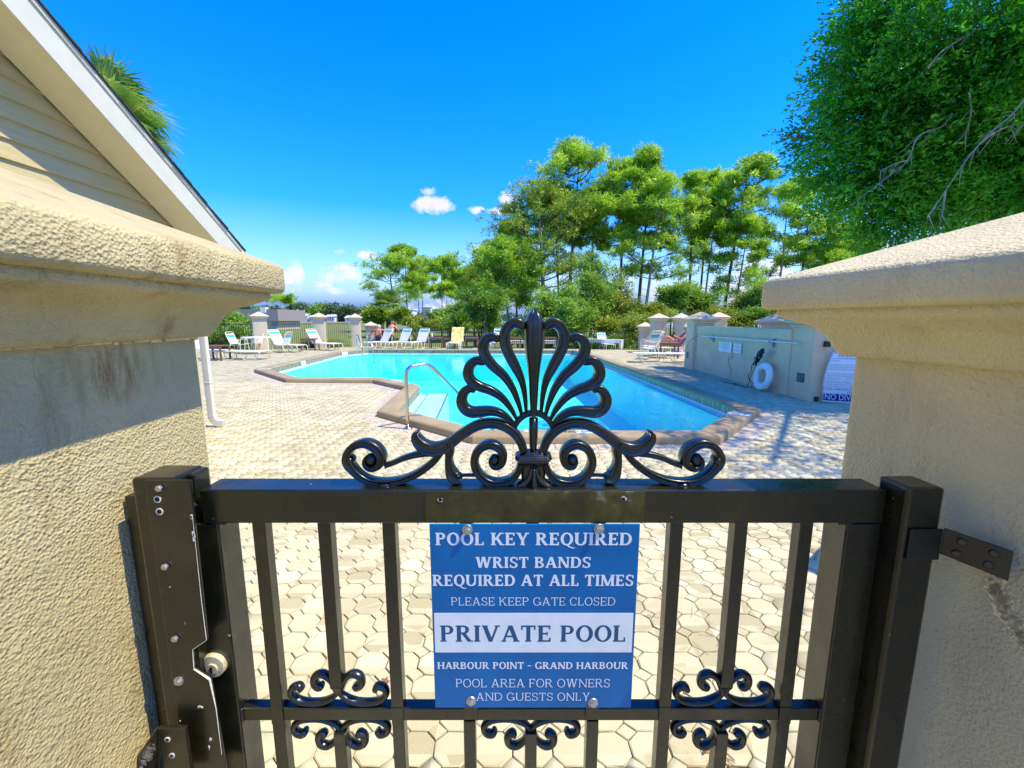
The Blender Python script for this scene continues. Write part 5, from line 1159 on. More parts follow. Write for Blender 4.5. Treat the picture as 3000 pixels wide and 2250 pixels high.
# ================================================================ PEOPLE
mskin = mat('skin', (.55, .26, .16), .55, var=.12, vscale=12); mskin2 = mat('skin_tanned', (.52, .20, .12), .5, var=.1, vscale=12)
def body(name, joints, edges, root, m, parent, sub=2):
    me = bpy.data.meshes.new(name); names = list(joints); me.from_pydata([joints[k][:3] for k in names], [(names.index(a), names.index(b)) for a, b in edges], []); me.materials.append(m)
    o = bpy.data.objects.new(name, me); COL.objects.link(o); adopt(o, parent)
    sk = o.modifiers.new('skin', 'SKIN'); sk.use_smooth_shade = True; lay = me.skin_vertices[0].data
    for i, k in enumerate(names): r_ = joints[k][3]; r2 = joints[k][4] if len(joints[k]) > 4 else r_; lay[i].radius = (r_, r2); lay[i].use_root = (k == root)
    s_ = o.modifiers.new('subsurf', 'SUBSURF'); s_.levels = sub; s_.render_levels = sub; return o
def head(parent, c, fwd, m, hairm, hat=False, s=1.0, yaw=0):
    c = Vector(c); f = Vector(fwd).normalized(); r_ = f.cross(Vector((0, 0, 1))).normalized(); u = r_.cross(f)
    bm = bmesh.new(); bmesh.ops.create_icosphere(bm, subdivisions=3, radius=1)
    def T(v): return c + (r_ * v[0] * .074 + f * v[1] * .094 + u * v[2] * .112) * s
    vs = []
    for v in bm.verts:
        x, y, z = v.co; k = 1 - .22 * max(0, -z) * (1 if True else 0); y2 = y * (1 - .10 * max(0, -z)); x *= k
        if y > .75 and abs(x) < .25 and -.35 < z < .15: y2 += .20 * (1 - abs(x) / .25)
        if y > .5 and .0 < z < .28 and .15 < abs(x) < .5: y2 -= .07
        vs.append(T((x, y2, z)))
    fs = [[v.index for v in f_.verts] for f_ in bm.faces]
    mb = MB().add(vs, fs)
    for sx_ in (-1, 1): mb.obox(T((sx_ * 1.02, -.05, -.05)), r_ * .010 * s, f * .018 * s, u * .03 * s)
    h = mb.build('head', m, parent, smooth=True)
    vs2 = []; keep = []
    for v in bm.verts: vs2.append(T(tuple(v.co * 1.07)))
    fs2 = [[v.index for v in f_.verts] for f_ in bm.faces if (lambda q_: q_.z > .38 or (q_.y < -.1 and q_.z > -.45))(sum((v.co for v in f_.verts), Vector()) / 3)]
    MB().add(vs2, fs2).build('hair', hairm, h, smooth=True)
    mb = MB()
    for sx_ in (-1, 1): mb.obox(T((sx_ * .36, .93, .10)), r_ * .011 * s, f * .004 * s, u * .006 * s)
    mb.build('eyes', M['dark'], h); MB().obox(T((0, .90, -.48)), r_ * .020 * s, f * .004 * s, u * .004 * s).build('mouth', mat('lips', (.4, .12, .1), .5), h)
    bm.free(); return h
# man leaning on the fence, seen from behind
fz = -.32; mp_ = AY(1148, 1010, 23.15); man = empty('person', (mp_.x, 23.05, fz), R(-8), 'shirtless man in dark green shorts, leaning on the fence with his back turned', 'person', None)
def hand(j, e, base, dirv, side, s=1.0):
    pass
J = {'pel': (0, 0, .93, .155, .12), 'wst': (0, .03, 1.08, .145, .10), 'chs': (0, .16, 1.30, .175, .115), 'nb': (0, .24, 1.44, .10, .09), 'nk': (0, .28, 1.50, .058), 'hd0': (0, .31, 1.54, .055)}
Ed = [('pel', 'wst'), ('wst', 'chs'), ('chs', 'nb'), ('nb', 'nk'), ('nk', 'hd0')]
for s, sx_ in (('l', -1), ('r', 1)):
    J.update({s + 'sh': (sx_ * .185, .20, 1.40, .070), s + 'el': (sx_ * .33, .34, 1.17, .048), s + 'wr': (sx_ * .17, .52, 1.215, .032), s + 'hn': (sx_ * .10, .56, 1.22, .036, .018), s + 'hp': (sx_ * .09, 0, .88, .105), s + 'kn': (sx_ * .11, .02 - sx_ * .03, .49, .062), s + 'ca': (sx_ * .115, -.02, .33, .055), s + 'an': (sx_ * .12, -.02, .09, .036), s + 'to': (sx_ * .13, .13, .03, .036, .022)})
    Ed += [('nb', s + 'sh'), (s + 'sh', s + 'el'), (s + 'el', s + 'wr'), (s + 'wr', s + 'hn'), ('pel', s + 'hp'), (s + 'hp', s + 'kn'), (s + 'kn', s + 'ca'), (s + 'ca', s + 'an'), (s + 'an', s + 'to')]
    for f_ in range(4):
        b = Vector((sx_ * .10, .56, 1.22)); a_ = b + Vector((-sx_ * .035, .028 - f_ * .018, .004)); c_ = b + Vector((-sx_ * (.07 - .006 * abs(f_ - 1)), .03 - f_ * .019, -.008)); J.update({f'{s}f{f_}a': (*a_, .0095), f'{s}f{f_}b': (*c_, .008)}); Ed += [(s + 'hn', f'{s}f{f_}a'), (f'{s}f{f_}a', f'{s}f{f_}b')]
    J[s + 'th'] = (sx_ * .085, .61, 1.245, .010); Ed += [(s + 'hn', s + 'th')]
body('body', J, Ed, 'pel', mskin, man)
head(man, (0, .36, 1.615), (0, .95, -.30), mskin, mat('hair_brown', (.22, .12, .06), .8, var=.3, vscale=60))
mshort = mat('shorts_green', (.05, .06, .035), .9, var=.5, vscale=22)
JS = {'wst': (0, .015, 1.01, .160, .128), 'pel': (0, 0, .92, .168, .135), 'lh': (-.09, 0, .82, .118), 'lk': (-.11, .04, .52, .098), 'rh': (.09, 0, .82, .118), 'rk': (.11, -.0, .52, .098)}
body('shorts', JS, [('wst', 'pel'), ('pel', 'lh'), ('lh', 'lk'), ('pel', 'rh'), ('rh', 'rk')], 'pel', mshort, man)
# grey-haired person beside him, bending low on the rail
p2 = AY(1114, 1010, 23.45); per2 = empty('person', (p2.x, 23.25, fz), R(12), 'white-haired person with sunburnt shoulders, arms on the fence beside the man', 'person')
J2 = {k: v for k, v in J.items()}; low = {}
for k, v in J2.items():
    z = v[2]; zz = z if z < .9 else .9 + (z - .9) * .62; yy = v[1] * (1.25 if z > 1.0 else 1); low[k] = (v[0], yy, zz) + tuple(v[3:])
for k in low:
    if k[1:] in ('el',): low[k] = (low[k][0] * 1.25, low[k][1], 1.16, low[k][3])
    if k[1:] in ('wr', 'hn', 'th') or (len(k) > 2 and k[1] == 'f'): low[k] = (low[k][0], low[k][1] - .08, 1.215 + (J2[k][2] - 1.215), *low[k][3:])
body('body', low, Ed, 'pel', mskin2, per2); head(per2, (0, .44, 1.40), (-.6, .75, -.15), mskin2, mat('hair_white', (.72, .70, .66), .85))
JS2 = {k: ((v[0], v[1], v[2] if v[2] < .95 else .97) + tuple(v[3:])) for k, v in JS.items()}; body('shorts', JS2, [('wst', 'pel'), ('pel', 'lh'), ('lh', 'lk'), ('pel', 'rh'), ('rh', 'rk')], 'pel', mat('swim_navy', (.03, .04, .09), .9), per2)
# sunbather in a straw hat on the right, reading, knees up
sb = G(1985, 1047); x0_, y0_ = sb.x + .05, sb.y + .75
lgx = put(lg0, 'lg', x0_ + .28, y0_, 176, 'lounger carrying the sunbather in the straw hat', GL, 'lounger')
per3 = empty('person', (x0_ + .28, y0_, .35), R(176), 'sunbather in a straw hat and pink suit, reading with knees raised on a lounger', 'person')
J = {'pel': (.06, 0, .12, .15, .11), 'wst': (-.06, 0, .25, .125, .10), 'chs': (-.20, 0, .46, .15, .11), 'nb': (-.27, 0, .58, .09, .08), 'nk': (-.28, 0, .65, .052), 'hd0': (-.28, 0, .69, .05)}
Ed3 = [('pel', 'wst'), ('wst', 'chs'), ('chs', 'nb'), ('nb', 'nk'), ('nk', 'hd0')]
for s, sy_ in (('l', 1), ('r', -1)):
    J.update({s + 'sh': (-.24, sy_ * .165, .55, .062), s + 'el': (-.02, sy_ * .25, .34, .042), s + 'wr': (.20, sy_ * .13, .44, .030), s + 'hn': (.25, sy_ * .10, .47, .032, .018), s + 'hp': (.10, sy_ * .09, .11, .098), s + 'kn': (.50, sy_ * .12, .46, .060), s + 'an': (.86, sy_ * .12, .06, .036), s + 'to': (1.0, sy_ * .13, .045, .034, .022)})
    Ed3 += [('nb', s + 'sh'), (s + 'sh', s + 'el'), (s + 'el', s + 'wr'), (s + 'wr', s + 'hn'), ('pel', s + 'hp'), (s + 'hp', s + 'kn'), (s + 'kn', s + 'an'), (s + 'an', s + 'to')]
    for f_ in range(4):
        a_ = (.275 - f_ * .012, sy_ * .085, .50 - f_ * .018); c_ = (.285 - f_ * .012, sy_ * .055, .50 - f_ * .018); J.update({f'{s}f{f_}a': (*a_, .009), f'{s}f{f_}b': (*c_, .008)}); Ed3 += [(s + 'hn', f'{s}f{f_}a'), (f'{s}f{f_}a', f'{s}f{f_}b')]
    J[s + 'th'] = (.22, sy_ * .07, .505, .010); Ed3 += [(s + 'hn', s + 'th')]
mskin3 = mat('skin_sunburnt', (.58, .22, .16), .5)
body('body', J, Ed3, 'pel', mskin3, per3); hd = head(per3, (-.26, 0, .78), (1, .1, -.25), mskin3, mat('hair_sandy', (.35, .22, .10), .8))
body('swimsuit', {'a': (.10, 0, .12, .165, .13), 'b': (-.06, 0, .25, .140, .115), 'c': (-.19, 0, .44, .160, .122)}, [('a', 'b'), ('b', 'c')], 'a', mat('pink_fabric', (.75, .30, .30), .8, var=.3, vscale=14), per3)
MB().rings([[(-.26 + r_ * math.cos(a), r_ * math.sin(a), z) for a in [2 * math.pi * k / 24 for k in range(24)]] for r_, z in ((.21, .825), (.215, .832), (.11, .845), (.10, .93), (.07, .955), (.01, .96))]).build('straw_hat', mat('straw', (.80, .70, .48), .9, var=.15, vscale=60), per3, smooth=True)
bk = MB().obox((.27, 0, .50), (.012, 0, .02), (0, .075, 0), (-.05, 0, .10)).build('tablet', mat('tablet_dark', (.05, .03, .05), .4), org=(0, 0, 0), bevel=.003); bk.parent = None; bk.matrix_world = Matrix.Translation(per3.location) @ Matrix.Rotation(R(176), 4, 'Z'); tag(bk, 'dark covered book held up by the person in the straw hat', 'book')
tpk = mat('coral_towel', (.80, .32, .24), .9, var=.25, vscale=11); rows = []
for i in range(9):
    s = i / 8; xx = -.36 + .1 * s; zz = 1.02 - .62 * s if False else None
tw2 = MB(); rows = [[(-.42 + .40 * i / 8 + .0, -.33 + .66 * k / 6, (1.02 - .64 * i / 8) + .012 * math.sin(k * 2 + i)) for k in range(7)] for i in range(9)]
vs = [v for r_ in rows for v in r_] + [(v[0] - .014, v[1], v[2] - .012) for r_ in rows for v in r_]; fs = []
for i in range(8):
    for k in range(6): a = i * 7 + k; fs += [(a, a + 1, a + 8, a + 7), (63 + a, 63 + a + 7, 63 + a + 8, 63 + a + 1)]
o = tw2.add(vs, fs).build('towel', tpk, smooth=True, org=(0, 0, 0)); o.location = (x0_ + .30, y0_, .02); o.rotation_euler = (0, 0, R(176)); tag(o, 'coral towel on the lounger back behind the person in the straw hat', 'towel')
bg_x, bg_y = gx(1930, 1046); o = MB().rings([[((.20 - z * .12) * math.cos(a), (.13 - z * .1) * math.sin(a), z * .9) for a in [2 * math.pi * k / 16 for k in range(16)]] for z in (0, .02, .12, .24, .32)]).build('beach_bag', mat('lilac_bag', (.45, .32, .62), .8, var=.3, vscale=16), org=(0, 0, 0), smooth=True); o.location = (bg_x + .9, bg_y + .3, .0); tag(o, 'lilac beach bag under the side table by the person in the straw hat', 'bag')
# ================================================================ FALLEN NEEDLES AND LEAVES
mnd = mat('dry_needle', (.16, .07, .03), .8); mb = MB(); rn = random.Random(5)
for k in range(170):
    Y = 1.3 + 5 * rn.random() ** 1.3; X = rn.uniform(-.8, .8) * Y; a = rn.random() * 3.14; L = rn.uniform(.02, .05); bend = rn.uniform(-.3, .3)
    p0 = Vector((X, Y, .003)); p1 = p0 + Vector((math.cos(a) * L, math.sin(a) * L, .002)); p2_ = p1 + Vector((math.cos(a + bend) * L, math.sin(a + bend) * L, -.001)); mb.tube([p0, p1, p2_], .0007, 3)
o = mb.build('fallen_pine_needles', mnd); o['kind'] = 'stuff'
mrl = mat('red_leaf', (.26, .07, .03), .7)
v = G(1128, 2000); mb = MB()
for k in range(5):
    a = k * 1.26; mb.add([(0, 0, .012), (.012 * math.cos(a - .5), .012 * math.sin(a - .5), .006), (.024 * math.cos(a), .024 * math.sin(a), .004), (.012 * math.cos(a + .5), .012 * math.sin(a + .5), .006)], [(0, 1, 2, 3)])
o = mb.build('fallen_leaf', mrl, org=(0, 0, 0)); o.location = (v.x, v.y, .004); tag(o, 'small red fallen leaf on the pavers left of the sign', 'leaf')
v = G(2060, 2215); mb = MB(); rn = random.Random(9)
for k in range(7):
    a0 = rn.uniform(.2, 1.2); P = [(0, 0, .006), (.03 * math.cos(a0), .03 * math.sin(a0), .02), (.06 * math.cos(a0 - .5), .06 * math.sin(a0 - .5), .024), (.10 * math.cos(a0 - .9), .10 * math.sin(a0 - .9), .008)]; mb.tube(smoothpath(P, 4), .0012, 4)
o = mb.build('dry_twig', mrl, org=(0, 0, 0)); o.location = (v.x, v.y, 0); tag(o, 'reddish dry pine sprig on the pavers below the right scroll', 'twig')
# ================================================================ VEGETATION
LF = {}
LF['pine'] = leafmat('pine_needles', (.09, .24, .012), (.38, .62, .035), (.76, .92, .12), .52, .5)
LF['pine_dark'] = leafmat('pine_needles_dark', (.06, .15, .012), (.28, .42, .03), (.60, .68, .08), .48, .5)
LF['oak'] = leafmat('oak_leaves', (.01, .09, .004), (.07, .40, .012), (.36, .82, .05), .5, 1.3)
LF['shrub'] = leafmat('shrub_leaves', (.04, .12, .01), (.22, .42, .03), (.60, .78, .13), .5, .8)
LF['shrub_y'] = leafmat('shrub_leaves_yellow', (.09, .15, .010), (.28, .36, .022), (.58, .60, .06), .5, .8)
LF['palm'] = leafmat('palm_leaves', (.07, .16, .03), (.20, .36, .05), (.50, .58, .12), .45, 2)
M['bark'] = mat('pine_bark', (.16, .11, .08), .95, var=.45, vscale=5, bump=.8, bscale=14, bdist=.03)
M['bark_pale'] = mat('pale_bark', (.38, .34, .27), .95, var=.3, vscale=5, bump=.6, bscale=20, bdist=.02)
def leaf_quads(P, size, asp=.5, up=.35, rng=RNG, dirs=None, fold=True):
    """rhomb leaves at points P (N,3)"""
    N = len(P); a = rng.normal(size=(N, 3)); 
    if dirs is not None: a = a * .55 + dirs
    a[:, 2] *= (1 - up * .55)
    a /= np.linalg.norm(a, axis=1)[:, None] + 1e-9
    b = rng.normal(size=(N, 3)); b[:, 2] *= (1 - up); b -= a * (a * b).sum(1)[:, None]; b /= np.linalg.norm(b, axis=1)[:, None] + 1e-9
    s = size * rng.uniform(.6, 1.25, N)[:, None]; L = a * s; W = b * s * asp * .5
    V = np.stack([P, P + L * .5 + W, P + L, P + L * .5 - W], 1).reshape(-1, 3); return V
def in_blobs(blobs, n, rng=RNG, shell=.55):
    B = np.array(blobs, dtype=float); w = B[:, 3] * B[:, 4] * B[:, 5]; w = w / w.sum(); k = rng.choice(len(B), n, p=w)
    d = rng.normal(size=(n, 3)); d /= np.linalg.norm(d, axis=1)[:, None]; r = rng.random(n) ** (1 / 3); r = shell + (1 - shell) * r if shell < 1 else r
    r = np.where(rng.random(n) < .75, r, rng.random(n)); r = r * (1 + .18 * np.sin(d[:, 0] * 7 + B[k, 0] * 3) * np.sin(d[:, 2] * 6 + B[k, 1]))
    return B[k, :3] + d * r[:, None] * B[k, 3:6], d
def crown_mesh(name, V, m, parent, org): n = len(V); return fast_mesh(name, V, np.arange(n), 4, m, parent, org)
def clustered(blobs, nclump, per, rad, size, asp=.5, rng=RNG, droop=0.0):
    C, d = in_blobs(blobs, nclump, rng, .6); P = np.repeat(C, per, 0) + rng.normal(size=(nclump * per, 3)) * rad * np.array([1, 1, .55]); dd = np.repeat(d, per, 0) * .8 + np.array([0, 0, .05 - droop])
    return leaf_quads(P, size, asp, .75, rng=rng, dirs=dd)
# ---- slash pines: bare trunk, up-swept limbs, flat-topped tufts of needles
def pine(px, ptop, pcrown0, D, half, label, group, lean=0, dark=False, pbase=None, dens=1.0, seed=0, limbs=17, base_z=-.4, thick=1.0, cat='tree', low=0.0):
    rg = np.random.default_rng(seed + 100); rn = random.Random(seed)
    b = AY(px, 985, D); x = b.x; top = AY(px + lean, ptop, D).z; c0 = AY(px, pcrown0 + (34 if half > 50 else 8), D).z; lx = lean / F * D; Rr = half / F * D * 1.12; limbs = int(limbs * 1.28)
    t = empty('pine_tree', (x, D, base_z), 0, label, cat, group); O = (x, D, base_z); H = top - base_z
    trunk = MB(); pts = []; wob = rn.uniform(-.25, .25); tr = .018 * H * thick * .5
    for i in range(9):
        s = i / 8; pts.append((x + lx * s * .8 + wob * math.sin(s * 5) * .35, D + .3 * math.sin(s * 3 + seed), base_z + (H * .93) * s))
    rad = [tr * (1.15 - .95 * (i / 8) ** 1.2) for i in range(9)]; P = smoothpath(pts, 3); rr = [rad[0] * (1 - i / (len(P) - 1)) ** .75 * 1 + .02 for i in range(len(P))]
    trunk.tube(P, rr, 7); trunk.build('trunk', M['bark'] if seed % 3 else M['bark_pale'], t, smooth=True, org=O)
    lm = MB(); puffs = []
    def trunk_at(s): return Vector(P[min(len(P) - 1, int(s * (len(P) - 1)))])
    for k in range(limbs):
        u = (k + rn.random() * .8) / limbs; z = c0 + (top - c0) * (u * .93); s = (z - base_z) / (H * .93); s = min(.97, max(.1, s)); a = trunk_at(s); az_ = k * 2.4 + rn.random()
        env = math.sin(math.pi * min(1, .30 + .62 * u)) ** .7 * (1.0 if u < .75 else 1 - (u - .75) * 1.6); L = Rr * env * rn.uniform(.65, 1.08)
        e = a + Vector((math.cos(az_) * L, math.sin(az_) * L, L * rn.uniform(.15, .45))); m1 = a.lerp(e, .5) + Vector((0, 0, -L * .06 + rn.uniform(-.2, .2)))
        lm.tube(smoothpath([a, m1, e], 3), [tr * .36 * (1 - .11 * i) for i in range(7)], 5)
        pr = max(.38, Rr * rn.uniform(.17, .27)); puffs.append((e.x, e.y, e.z + pr * .2, pr, pr, pr * .58))
        if L > Rr * .5:
            q_ = m1 + Vector((rn.uniform(-.5, .5), rn.uniform(-.5, .5), rn.uniform(.2, .6))); puffs.append((q_.x, q_.y, q_.z, pr * .75, pr * .75, pr * .45))
            for j in range(4):
                sd_ = e + Vector((rn.gauss(0, .30) * L, rn.gauss(0, .30) * L, rn.uniform(-.12, .22) * L)); lm.tube([m1, sd_], [tr * .2, tr * .06], 4); puffs.append((sd_.x, sd_.y, sd_.z, pr * .7, pr * .7, pr * .42))
    tp = trunk_at(.98)
    for j in range(4): puffs.append((tp.x + rn.gauss(0, Rr * .22), tp.y + rn.gauss(0, Rr * .22), top - Rr * .22 + rn.uniform(-.1, .12) * Rr, Rr * .34, Rr * .34, Rr * .22))
    for j in range(int(low)):   # dead lower sticks
        s = rn.uniform(.2, .55); a = trunk_at(s); az_ = rn.random() * 6.3; L = rn.uniform(.4, 1.1) * Rr * .6; lm.tube([a, a + Vector((math.cos(az_) * L, math.sin(az_) * L, L * .3))], [tr * .18, tr * .04], 4)
    lm.build('limbs', M['bark'], t, smooth=True, org=O)['kind'] = 'stuff'
    vol = len(puffs); n = int(vol * 12.5 * dens)
    C, d = in_blobs(puffs, n, rg, .35); per = 13; sz = .40 * (D / 43) ** .4
    Pn = np.repeat(C, per, 0) + rg.normal(size=(n * per, 3)) * .10; dr = rg.normal(size=(n * per, 3)) * .7 + np.repeat(d, per, 0) * .8 + np.array([0, 0, .2])
    V = leaf_quads(Pn, sz, .19, .6, rg, dirs=dr); crown_mesh('crown', V, LF['pine_dark' if dark else 'pine'], t, O); return t
GP = 'tall slash pines behind the right side of the pool'; GPL = 'slash pines beyond the lawn, centre left'
k = 0
for (px, top, c0, D, half, lean, dark, th, lab) in [
    (1664, 424, 640, 42, 104, 22, 0, 1.1, 'tallest slash pine with a domed crown right of centre'),
    (1637, 560, 700, 44, 70, -20, 0, .8, 'slash pine just left of the tallest domed one'),
    (1602, 540, 800, 39, 120, -38, 1, 1.7, 'dark thick-trunked leaning pine on the left edge of the right-hand grove'),
    (1497, 700, 860, 36, 78, -30, 1, .9, 'darker pine at the far left of the right-hand grove'),
    (1517, 640, 840, 41, 85, -20, 1, .8, 'pine with spreading low boughs left of the crest tip'),
    (1731, 560, 700, 43, 58, 0, 0, .8, 'slender pine between the tallest one and the forked pair'),
    (1816, 470, 680, 43, 74, -5, 0, 1.0, 'broad pine left of the paired trunks'),
    (1868, 452, 700, 42, 74, 12, 0, 1.0, 'left one of the paired pine trunks reaching high'),
    (1880, 520, 780, 40, 88, 40, 0, 1.0, 'right one of the paired pine trunks with low bright boughs'),
    (2008, 512, 680, 43, 60, -4, 0, .9, 'pine standing behind the cream pillars'),
    (2036, 505, 720, 45, 56, 22, 0, .7, 'first thin pine right of the one behind the cream pillars'),
    (2051, 560, 760, 42, 60, 34, 0, .7, 'second thin pine right of the one behind the cream pillars'),
    (2114, 462, 680, 42, 76, 46, 1, 1.0, 'tall leaning pine above the shaded grey pillar'),
    (2152, 640, 900, 40, 62, 6, 0, .7, 'sparse pine with bare twigs beside the leaning one'),
    (2262, 548, 820, 43, 66, 8, 0, .7, 'thin pine with sparse tufts left of the oak boughs'),
    (2323, 520, 760, 44, 62, 10, 0, .9, 'pine partly overlapped by the oak boughs'),
    (2395, 640, 800, 43, 52, 0, 0, .9, 'pine just above the right pier cap corner'),
    (2441, 660, 800, 47, 45, 0, 0, .7, 'farther thin pine above the right pier cap'),
    (2478, 655, 780, 44, 50, 4, 0, .8, 'rightmost pine visible under the oak')]:
    k += 1; pine(px, top, c0, D, half, lab, GP, lean=lean, dark=(px == 1602), seed=k, thick=th, limbs=20 if half > 70 else 14, dens=1.05, low=5)
for (px, top, c0, D, half, lean, dark, th, lab) in [
    (1155, 745, 850, 62, 68, -4, 0, 1.5, 'broad spreading pine behind the man at the fence'),
    (1198, 720, 800, 66, 46, -4, 0, .9, 'tall pine just right of the broad spreading one'),
    (1229, 800, 850, 70, 34, 2, 0, .6, 'short slim pine in front of the white condominium'),
    (1240, 790, 855, 74, 34, 3, 0, .6, 'slim pine right in front of the white condominium'),
    (1296, 757, 800, 60, 44, 2, 0, .8, 'umbrella-topped pine right of the condominium'),
    (1308, 830, 865, 66, 30, 4, 0, .6, 'small pine just right of the umbrella-topped one'),
    (1322, 800, 860, 72, 38, 3, 0, .5, 'slim pine, first of the row of thin trunks'),
    (1338, 820, 870, 76, 34, 3, 0, .5, 'slim pine, second of the row of thin trunks'),
    (1362, 790, 850, 68, 44, 4, 0, .7, 'pine with a wide top in the row of thin trunks'),
    (1385, 810, 860, 74, 40, 4, 0, .5, 'slim pine, last of the row of thin trunks'),
    (1415, 780, 860, 60, 52, 4, 1, .8, 'dark pine beside the bright bush'),
    (1448, 760, 850, 56, 60, 0, 1, .8, 'dark pine left of the grove behind the bright bush'),
    (696, 866, 880, 120, 14, 0, 1, .5, 'thin bare-trunked pine beyond the storage building, far left'),
    (828, 868, 885, 120, 32, 4, 0, .6, 'lone small pine with a lopsided crown above the left fence')]:
    k += 1; pine(px, top, c0, D, half, lab, GPL, lean=lean, dark=bool(dark), seed=k, thick=th, limbs=12 if half > 40 else 8, dens=.9)
# ---- shrubs and vine-hung thickets behind the far fence
def shrub(blobs, label, m, ncl, size, group=None, name='shrub', per=10, rad=.16, D=None, cat='shrub', z0=-.35, asp=.5, stems=3, seed=0):
    """blobs: (px, py, D, half width px, half height px)"""
    rg = np.random.default_rng(seed + 500); B = []
    for (px, py, D_, hx, hy) in blobs:
        v = AY(px, py, D_); sc = D_ / F; 
        hx_, hy_ = hx * sc, hy * sc; B.append((v.x, D_, v.z, hx_ * .60, max(hx_ * .5, .35), hy_ * .66))
        for q_ in range(13):
            a_ = rg.random() * 6.28; r_ = rg.uniform(.13, .36); e_ = rg.uniform(.45, 1.12); B.append((v.x + math.cos(a_) * hx_ * e_, D_ + rg.normal() * hx_ * .4, v.z + math.sin(a_) * hy_ * e_ * (1.0 if math.sin(a_) > 0 else .6), hx_ * r_, hx_ * r_, max(hy_ * r_ * 1.1, .12)))
    x0 = sum(b[0] for b in B) / len(B); y0 = sum(b[1] for b in B) / len(B); O = (x0, y0, z0)
    t = empty(name, O, 0, label, cat, group); V = clustered(B, ncl, per, rad, size, asp, rg); crown_mesh('foliage', V, m, t, O)
    mb = MB()
    for b in B[:6]:
        for j in range(stems): mb.tube([(x0 + (b[0] - x0) * .6 + rg.normal() * .1, b[1], z0), (b[0] + rg.normal() * b[3] * .3, b[1] + rg.normal() * .2, b[2] + b[5] * .3)], [.035, .008], 5)
    mb.build('stems', M['bark'], t, org=O); return t
GSX = 'shrubs and thickets behind the far fence'; s_ = 0
for blobs, lab, mk, n, sz in [
    ([(1400, 915, 27, 60, 55), (1440, 895, 28, 40, 45), (1350, 945, 26, 50, 30), (1450, 955, 27, 35, 30)], 'bright leafy bush behind the fence, left of the crest', 'shrub', 2000, .17),
    ([(1640, 900, 26, 60, 60), (1600, 930, 25, 40, 50), (1680, 940, 24, 50, 50), (1625, 960, 24, 45, 40)], 'bright green thicket right of the crest spear', 'shrub', 2600, .16),
    ([(1740, 820, 30, 45, 70), (1760, 880, 28, 60, 70), (1720, 930, 27, 50, 60), (1700, 860, 29, 35, 60)], 'tall vine-draped thicket in the middle of the grove', 'shrub', 2600, .16),
    ([(1810, 860, 31, 30, 70), (1830, 930, 28, 50, 60), (1790, 960, 26, 45, 40), (1860, 970, 24, 40, 45)], 'drooping vines hanging over the fence, right of centre', 'shrub_y', 2400, .15),
    ([(1880, 965, 23, 40, 40), (1850, 995, 22.5, 35, 25), (1920, 930, 28, 45, 30)], 'olive vine mass tumbling over the end of the far fence', 'shrub_y', 1900, .13),
    ([(2010, 870, 33, 70, 45), (1970, 890, 32, 50, 35), (2050, 890, 32, 50, 40), (1930, 920, 30, 50, 20)], 'round green bush above the cream pillars', 'shrub', 2600, .18),
    ([(2120, 925, 27, 50, 32), (2180, 915, 28, 55, 40), (2080, 930, 28, 45, 25), (2150, 945, 25, 60, 22)], 'olive shrub behind the shaded grey pillar and wall', 'shrub_y', 2300, .15),
    ([(2230, 890, 27, 45, 45), (2280, 915, 26, 50, 40), (2210, 930, 25, 40, 25)], 'dark green bush behind the equipment wall', 'shrub', 2300, .15),
    ([(2330, 930, 24, 55, 35), (2400, 920, 24, 60, 50), (2380, 870, 28, 60, 30)], 'bush behind the near end of the equipment wall', 'shrub_y', 2000, .15),
    ([(1110, 925, 42, 30, 22), (1080, 930, 44, 28, 18), (1180, 930, 40, 30, 20)], 'dark thicket around the cabbage palm', 'pine_dark', 1500, .28),
    ([(1215, 945, 38, 35, 14), (1260, 950, 36, 40, 12), (1300, 948, 34, 35, 14)], 'low yellow-green scrub beyond the lawn, centre left', 'shrub_y', 1500, .2),
    ([(1310, 925, 46, 28, 24), (1345, 915, 46, 26, 30), (1280, 935, 44, 30, 16)], 'green bush at the foot of the thin pines', 'shrub', 1300, .25),
    ([(680, 935, 23, 45, 20), (655, 970, 22, 35, 45), (700, 990, 21.2, 40, 35)], 'lime green bush and climbers behind the far left fence', 'shrub', 2300, .13),
    ([(560, 960, 23, 60, 40), (600, 1000, 21.5, 50, 30)], 'leafy hedge behind the fence, hidden by the left pier', 'shrub', 1100, .15),
    ([(1540, 960, 26, 50, 25), (1520, 985, 25, 50, 20)], 'low dark shrub directly behind the crest spear', 'shrub', 1100, .15),
    ([(905, 1012, 22.4, 45, 7), (960, 1010, 23, 40, 7)], 'low weeds along the foot of the left fence', 'shrub_y', 700, .10),
    ([(1700, 1000, 23.5, 60, 20), (1620, 1000, 24, 60, 20), (1800, 1002, 22.6, 60, 18)], 'low undergrowth right behind the far fence pickets', 'shrub', 1600, .12)]:
    s_ += 1; shrub(blobs, lab, LF[mk], n, sz, GSX, seed=s_)
# ---- far treeline and a wood
def far_wood(name, px0, px1, ptop, pbot, D, m, n, size, seed, label=None, wav=14):
    rg = np.random.default_rng(seed); B = []; px = px0
    while px < px1:
        h = ptop + rg.uniform(-wav, wav); v0 = AY(px, pbot, D); v1 = AY(px, h, D); r = (v1.z - v0.z) / 2; B.append((v0.x, D + rg.uniform(-12, 12), v0.z + r * .9, r * rg.uniform(.8, 1.5), r, r)); px += rg.uniform(.5, 1.1) * r * 1.4 / D * F
    V = clustered(B, n, 8, size * 1.1, size, .6, rg); o = crown_mesh(name, V, m, None, None); o['kind'] = 'stuff'; return o
mhz = leafmat('distant_foliage', (.05, .11, .05), (.11, .19, .07), (.19, .27, .09), .2, .05)
far_wood('distant_wood', 560, 1130, 908, 940, 330, mhz, 5200, 1.7, 1, wav=13)
far_wood('distant_wood', 1100, 2500, 922, 946, 480, mhz, 5200, 2.2, 2, wav=7)
